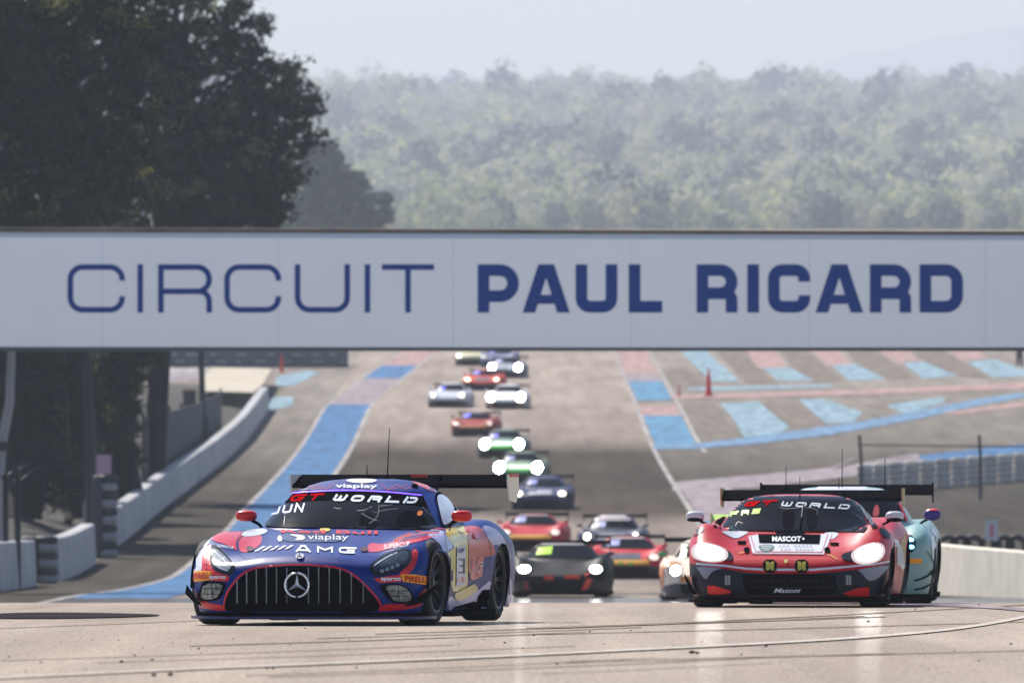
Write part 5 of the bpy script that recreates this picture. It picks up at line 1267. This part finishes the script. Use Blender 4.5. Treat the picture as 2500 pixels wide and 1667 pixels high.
    # glass
    g = MB(); c.px(B([(690, 512), (820, 500), (1140, 495), (1440, 500), (1572, 512), (1640, 620), (1715, 785), (1500, 782), (1140, 775), (800, 772), (515, 772), (600, 640)]), M_glass, .010, 6, mb=g, sm=1); ws = g.build('windscreen', c.root)
    g = MB(); rt = mat('decal_bright_red', (.42, .004, .008), .8, spec=0.); pw = mat('decal_pale', (.6, .66, .72))
    q = B([(690, 548), (985, 592)]); c.px(stroke_text('GT', q[0][0], q[0][1], q[1][0] - 14, q[1][1] - 1, 4.2, gap=.2, slant=1.0, rise=-5), rt, .017, 4, mb=g)
    q = B([(990, 545), (1560, 582)]); c.px(stroke_text('WORLD', q[0][0], q[0][1], q[1][0] - 6, q[1][1], 3.0, gap=.2, slant=.6, rise=8), pw, .017, 4, mb=g)
    g.build('sun_strip', ws)
    g = MB(); q = B([(595, 625), (835, 665)]); c.px(stroke_text('FRS', q[0][0], q[0][1], q[1][0], q[1][1], 3.6, gap=.3, slant=.25, rise=-8), lamp('led_lime', (.6, .9, .15), .6), .016, 4, mb=g); g.build('name_display', ws)
    g = MB(); c.px([strip(B([(1185, 565), (1172, 660), (1155, 770)]), 3.6, 4.5)], blk, .022, 4, mb=g); c.px([strip(B([(1180, 570), (1165, 680)]), 1.6)], mat('wiper_pale', (.4, .36, .3), .4), .03, 4, mb=g); g.build('wiper', ws)
    g = MB(); c.px([smoothpoly(B([(1010, 640), (1060, 600), (1110, 620), (1120, 700), (1090, 770), (1020, 770)]), 2)], mat('seat_dark', (.010, .010, .013), .9, spec=0.), .0125, 5, mb=g); g.build('seat', ws); g = MB(); c.px([smoothpoly(B([(1200, 600), (1280, 585), (1300, 650), (1280, 770), (1210, 770)]), 2)], mat('seat_dark', (.010, .010, .013), .9, spec=0.), .0125, 5, mb=g); g.build('seat', ws); g = MB()
    c.px([strip(smoothline(B([(990, 590), (1040, 605), (1180, 590), (1290, 600), (1290, 650)])), 1.8), strip(smoothline(B([(640, 740), (660, 700), (700, 720)])), 1.5), strip(B([(1565, 625), (1650, 690)]), 2)], mat('cage_grey', (.075, .08, .09)), .014, 4, mb=g); g.build('roll_cage', ws)
    g = MB(); c.px(B([(455, 738), (490, 690), (550, 655), (575, 665), (520, 750)]), blk, .010, 4, mb=g); g.build('side_window', c.root); g = MB(); c.px(B([(1600, 560), (1640, 575), (1740, 690), (1775, 745), (1735, 755), (1690, 690)]), M_glass, .010, 4, mb=g); g.build('side_window', c.root)
    c.wheels(steer=R(2)); c.mirrors(paint((200, 200, 205), .3), M_carbon, r=(.092, .07, .055)); c.splitter(M_carbon); c.skirts()
    c.wing(endm=mat('endplate_gold', (.42, .34, .16), .4), endh=(.03, .17), zt=1.145)
    c.antenna(-.3, 2.1, 1.1, .62) if False else None
    c.antenna(.02, 1.95, 1.10, .2); c.antenna(.66, 2.3, 1.02, .1)
    for sg in (1, -1): MB().add([(sg * .9, .28, .14), (sg * 1.02, .34, .30), (sg * 1.04, .5, .34), (sg * .97, .46, .16)] + [(sg * .9, .28, .12), (sg * 1.02, .34, .28), (sg * 1.04, .5, .32), (sg * .97, .46, .14)], [(0, 1, 2, 3), (7, 6, 5, 4), (0, 4, 5, 1), (1, 5, 6, 2), (2, 6, 7, 3), (3, 7, 4, 0)], M_carbon).build('canard', c.root)
hero_red()
def round_lamp(c, x, z, rr, m, off=.012, n=18):
    b = MB(); pts = [(x + rr * math.cos(2 * math.pi * k / n), z + rr * 1.08 * math.sin(2 * math.pi * k / n)) for k in range(n)]
    ring = [(x + (rr + .025) * math.cos(2 * math.pi * k / n), z + (rr + .03) * math.sin(2 * math.pi * k / n)) for k in range(n)]
    c.px([ring], M_dk, off, .03, mb=b, fn=c.front); h = b.build('headlight', c.root)
    b = MB(); c.px([pts], m, off + .006, .03, mb=b, fn=c.front); b.build('lens', h)
def hero_mint():
    mint = mat('paint_mint', (.20, .35, .33), .34, coat=.15, spec=.3)
    c = Car('rear', 2044, 118.8, R(3), 'pale mint rear engined race car with white roof tucked behind the red car', mint, 0, .025)
    wt = mat('paint_white', (.62, .62, .66)); c.shell()
    P = lambda pts, m, off=.004, step=5, sm=1: c.px(B(pts), m, off, step, sm=sm)
    P([(1000, 500), (1050, 440), (1150, 400), (1500, 395), (1750, 400), (1850, 430), (1905, 490), (1850, 500), (1500, 490), (1100, 495)], wt, .006)
    P([(2190, 740), (2230, 760), (2255, 860), (2262, 1200), (2215, 1200), (2200, 900)], wt, .005)
    P([(2025, 990), (2120, 988), (2122, 1028), (2028, 1030)], mat('decal_orange', (.85, .33, .02)), .008, sm=0)
    blk = M_carbon
    c.px([strip(smoothline(B([(2060, 1165), (2120, 1150), (2180, 1120), (2205, 1080)])), 4), strip(smoothline(B([(2060, 1235), (2140, 1225), (2200, 1180)])), 4), strip(smoothline(B([(2160, 930), (2210, 1000), (2215, 1060)])), 1.5), strip(smoothline(B([(2040, 1290), (2120, 1270), (2200, 1260)])), 5)], blk, .009, 4)
    c.finish()
    b = MB(); c.px([smoothpoly(B([(1985, 840), (2010, 805), (2045, 805), (2075, 850), (2075, 900), (2045, 945), (2010, 945)]), 2)], M_dk, .010, 4, mb=b); h = b.build('headlight', c.root)
    b = MB(); bl = lamp('lamp_cyan', (.15, .6, 1), 6)
    for y in (848, 902): c.px([smoothpoly(B([(2008, y - 14), (2058, y - 14), (2058, y + 14), (2008, y + 14)]), 2)], bl, .016, 3, mb=b)
    b.build('lens', h)
    round_lamp(c, -.72, .62, .1, bl)
    g = MB(); c.px([[(-.62, 1.16), (.62, 1.16), (.74, .86), (-.74, .86)]], M_glass, .010, .06, mb=g, fn=c.front); ws = g.build('windscreen', c.root)
    g = MB(); c.px([smoothpoly(B([(1740, 590), (1765, 560), (1785, 600), (1780, 660), (1730, 670)]), 1)], mat('belt_red', (.35, .03, .04)), .014, 4, mb=g); g.build('safety_belt', ws)
    g = MB(); c.px([strip(smoothline(B([(1935, 555), (1960, 600), (1985, 660), (2000, 700)])), 5)], mat('pillar_red', (.5, .04, .05)), .016, 4, mb=g); g.build('pillar_stripe', c.root)
    c.wheels(); c.mirrors(paint((60, 30, 120), .35), r=(.09, .07, .06)); c.splitter(); c.skirts()
    MB().ellip((.97, 1.55, .975), (.075, .06, .022), paint((230, 60, 50))).build('mirror_cap', c.root)
    c.wing(endm=M_carbon, endh=(.03, .19), zt=1.235, half=.93)
    c.antenna(.0, 2.2, 1.22, .42); c.antenna(-.03, 2.0, 1.21, .12); c.antenna(.45, 2.5, 1.18, .35); c.antenna(-.62, 3.0, 1.0, .45)
hero_mint()
# ------------------------------------------------------------------ the pack behind
GP = 'race cars of the pack on the straight'
def pack_car(typ, px, D, label, col, yaw=2.0, res=.05, roof=None, band=None, low=None, lampm=None, lr=.085, panel=None, panel_x=-.33, bonnet=None, spots=False, wingcol=None, mirror=None, accents=None, flank=None, frame=True, stripe=None, bar=False):
    body = mat('pack_paint_%02x%02x%02x' % tuple(col), srgb(col), .5, spec=.08, noise=.12, nscale=3)
    c = Car(typ, px, D, R(yaw), label, body, 1, res, group=GP); c.shell()
    F = lambda pts, m, off=.012: c.px([pts], m, off, .06, fn=c.front)
    if low: F([(-.98, .12), (.98, .12), (.98, .30), (.7, .36), (-.7, .36), (-.98, .30)], paint(low, .5), .010)
    F([(-.55, .14), (.55, .14), (.62, .34), (-.62, .34)], M_matt, .016)
    if band: F([(-.62, .38), (.62, .38), (.6, .50), (-.6, .50)], paint(band, .4), .014)
    if bonnet: F([(-.4, .52), (.4, .52), (.36, .68), (-.36, .68)], paint(bonnet, .4), .012)
    if roof: c.px([[(-.52, 1.06), (.52, 1.06), (.5, 1.3), (-.5, 1.3)]], paint(roof, .4), .012, .06, fn=c.front)
    for pts, cc in (accents or []): F(pts, paint(cc, .4), .020)
    c.finish()
    g = MB(); zt = 1.14 if typ == 'rear' else 1.06; zb = .86 if typ == 'rear' else .80
    c.px([[(-.54, zt), (.54, zt), (.72, zb), (-.72, zb)]], M_glass, .012, .06, mb=g, fn=c.front); ws = g.build('windscreen', c.root)
    if panel is not None:
        b = MB(); c.px([[(panel_x - .15, 1.0), (panel_x + .14, 1.03), (panel_x + .12, .87), (panel_x - .20, .85)]], lamp('panel_%02x%02x%02x' % panel[:3], srgb(panel[:3]), panel[3] * .42), .022, .06, mb=b, fn=c.front); b.build('number_display', ws)
    lm = lampm or M_head_s
    for sg in (1, -1):
        if typ == 'rear': round_lamp(c, sg * .70, .60, lr, lm)
        else:
            b = MB(); z = .56 if typ == 'mid' else .54
            c.px([smoothpoly([(sg * .52, z - .04), (sg * .60, z + .05), (sg * .86, z + .09), (sg * .90, z + .0), (sg * .74, z - .08)], 1)], M_dk, .012, .04, mb=b, fn=c.front); h = b.build('headlight', c.root)
            b = MB(); n = 14; c.px([[(sg * .73 + lr * 1.25 * math.cos(2 * math.pi * k / n), z + .01 + lr * .8 * math.sin(2 * math.pi * k / n)) for k in range(n)]], lm, .020, .04, mb=b, fn=c.front); b.build('lens', h)
    if spots:
        for x in (-.13, .13):
            b = MB(); c.px([[(x - .05, .36), (x + .05, .36), (x + .05, .45), (x - .05, .45)]], spots if not isinstance(spots, bool) else paint((150, 190, 60), .4), .03, .05, mb=b, fn=c.front); b.build('spot_lamp', c.root)
    c.wheels(); c.mirrors(paint(mirror or col, .35)); c.splitter(); c.skirts()
    c.wing(m=paint(wingcol, .4) if wingcol else M_carbon, endm=paint(wingcol, .4) if wingcol else M_carbon, two=False)
    return c
W = (255, 255, 255)
lime = (190, 235, 60)
DK = (12, 13, 17)
orr = (205, 60, 25)
pack_car('mid', 1366, 233.0, 'black race car with orange red nose accents and lime windscreen panel nearest behind the leader', DK, 2, .035, low=(12, 12, 16), roof=(150, 140, 135), panel=(185, 235, 60, 1.6), lampm=lamp('headlamp_mid', (1, .96, .88), 16), lr=.095,
         accents=[([(-.30, .36), (-.12, .36), (-.13, .44), (-.34, .45)], orr), ([(.1, .38), (.42, .38), (.40, .46), (.12, .45)], orr), ([(.44, .16), (.56, .18), (.68, .38), (.56, .40)], orr), ([(-.72, .18), (-.60, .14), (-.66, .36), (-.74, .34)], (110, 30, 25)), ([(.52, .40), (.62, .5), (.66, .56), (.5, .46)], orr)], mirror=(60, 60, 65))
pack_car('rear', 1736, 224.0, 'white and orange race car with green mirror half hidden left of the red car', (225, 205, 185), 1, .035, low=(60, 55, 65), lampm=M_head, lr=.085, mirror=(20, 130, 60), panel=None, band=(205, 125, 60), accents=[([(-1.0, .1), (-.93, .1), (-.93, .7), (-1.0, .7)], (215, 125, 60)), ([(-.9, .66), (-.6, .72), (-.62, .78), (-.92, .74)], (220, 150, 80)), ([(-.62, .8), (-.5, .85), (-.45, 1.1), (-.56, 1.1)], (40, 140, 90))])
pack_car('mid', 1905, 141.0, 'pink red race car with a lime wing mostly hidden behind the blazing red car', (200, 60, 70), 2, .04, wingcol=(165, 200, 40), panel=None)
pack_car('mid', 1528, 299.0, 'red race car with yellow nose band directly right of the black one', (190, 38, 48), 2, .04, low=(20, 22, 28), band=(235, 165, 25), panel=(190, 195, 255, 1.1), bonnet=(30, 28, 32), roof=(190, 175, 165), spots=True, lampm=lamp('headlamp_dim', (1, .85, .75), .7), lr=.1)
pack_car('rear', 1492, 330.0, 'dark race car with pale roof and violet panel behind the red and yellow nosed car', (70, 74, 90), 2, .05, roof=(205, 190, 190), panel=(200, 205, 255, 1.2), bonnet=(170, 165, 170))
pack_car('mid', 1294, 337.0, 'red race car with yellow nose band left behind the black car', (178, 42, 52), 3, .045, low=(24, 22, 26), band=(230, 160, 30), panel=(190, 195, 255, 1.1), roof=(165, 150, 148), lampm=lamp('headlamp_dim', (1, .85, .75), .7), lr=.1, flank=True)
pack_car('front', 1318, 386.0, 'dark navy race car with pale bonnet and one warm lamp beside the leader\'s wing', (52, 60, 95), 3, .05, low=(26, 30, 42), bonnet=(165, 160, 165), panel=(160, 170, 255, 1.1), lampm=lamp('headlamp_warm', (1, .88, .68), 2.5), lr=.1)
grn = (60, 140, 45)
pack_car('rear', 1264, 427.0, 'white and green race car, lower of the two green ones', (110, 130, 112), 3, .05, low=(22, 80, 32), band=grn, accents=[([(-.45, .44), (.45, .44), (.42, .56), (-.42, .56)], (50, 150, 45))], bonnet=(200, 215, 190), panel=(165, 170, 245, 1.1), lampm=lamp('headlamp_fierce', (1, 1, .98), 90), lr=.18)
pack_car('rear', 1224, 470.0, 'white and green race car, upper of the two green ones', (105, 122, 115), 3, .05, low=(22, 32, 32), band=(60, 165, 30), accents=[([(-.48, .38), (.48, .38), (.45, .54), (-.45, .54)], (70, 185, 35))], bonnet=(200, 212, 195), panel=(120, 120, 255, 1.6), lampm=lamp('headlamp_fierce', (1, 1, .98), 90), lr=.18)
pack_car('mid', 1154, 506.0, 'dark red race car with blue violet panel above the green pair', (150, 45, 40), 4, .055, low=(30, 24, 26), band=(190, 110, 40), panel=(90, 100, 255, 1.8), roof=(160, 155, 155), lampm=lamp('headlamp_dim', (1, .85, .75), .7), lr=.09)
pack_car('rear', 1092, 551.0, 'silver white race car with blue panel at the left of the far cluster', (190, 192, 200), 4, .06, low=(30, 36, 48), panel=(90, 100, 255, 1.8), bonnet=(190, 195, 210), lampm=lamp('headlamp_warm', (1, .88, .68), 2.5), lr=.09)
pack_car('rear', 1234, 548.0, 'white race car with fierce lamps across its whole nose', (215, 215, 218), 3, .06, low=(110, 80, 75), lampm=lamp('headlamp_fierce', (1, 1, .98), 90), lr=.18, accents=None).root
pack_car('mid', 1176, 586.0, 'orange red race car in the middle of the far cluster', (205, 70, 40), 4, .06, low=(34, 32, 40), panel=(130, 130, 255, 1.8), bonnet=(60, 60, 75), lampm=lamp('headlamp_warm', (1, .88, .68), 2.5), lr=.1)
pack_car('rear', 1232, 612.0, 'grey race car with one white blazing lamp at the right of the far cluster', (120, 125, 135), 4, .06, low=(50, 52, 60), panel=(150, 155, 245, 1.2), lampm=lamp('headlamp_fierce', (1, 1, .98), 90), lr=.16)
pack_car('front', 1152, 640.0, 'yellowish white race car just under the bridge, left of the topmost pair', (190, 185, 150), 4, .07, low=(50, 48, 50), panel=None, lampm=lamp('headlamp_warm', (1, .88, .68), 2.5), lr=.1)
pack_car('mid', 1214, 636.0, 'slate blue race car just under the bridge, right of the topmost pair', (110, 118, 150), 4, .07, low=(40, 42, 55), panel=(130, 130, 255, 1.4), lampm=lamp('headlamp_dim', (1, .85, .75), .7), lr=.08)

# ------------------------------------------------------------------ haze
def haze():
    mb = MB(); zt = 352; zb = -4
    mb.box((0, 4400, (zt + zb) / 2), (14000, 9800, zt - zb), None)
    o = mb.build('haze'); o['kind'] = 'stuff'
    m = bpy.data.materials.new('haze_air'); m.use_nodes = True; t = m.node_tree; t.nodes.remove(t.nodes['Principled BSDF'])
    v = t.nodes.new('ShaderNodeVolumePrincipled'); v.inputs['Color'].default_value = (.84, .89, 1, 1); v.inputs['Density'].default_value = .00017; v.inputs['Anisotropy'].default_value = 0.
    t.links.new(v.outputs[0], t.nodes['Material Output'].inputs['Volume']); o.data.materials.clear(); o.data.materials.append(m)
haze()
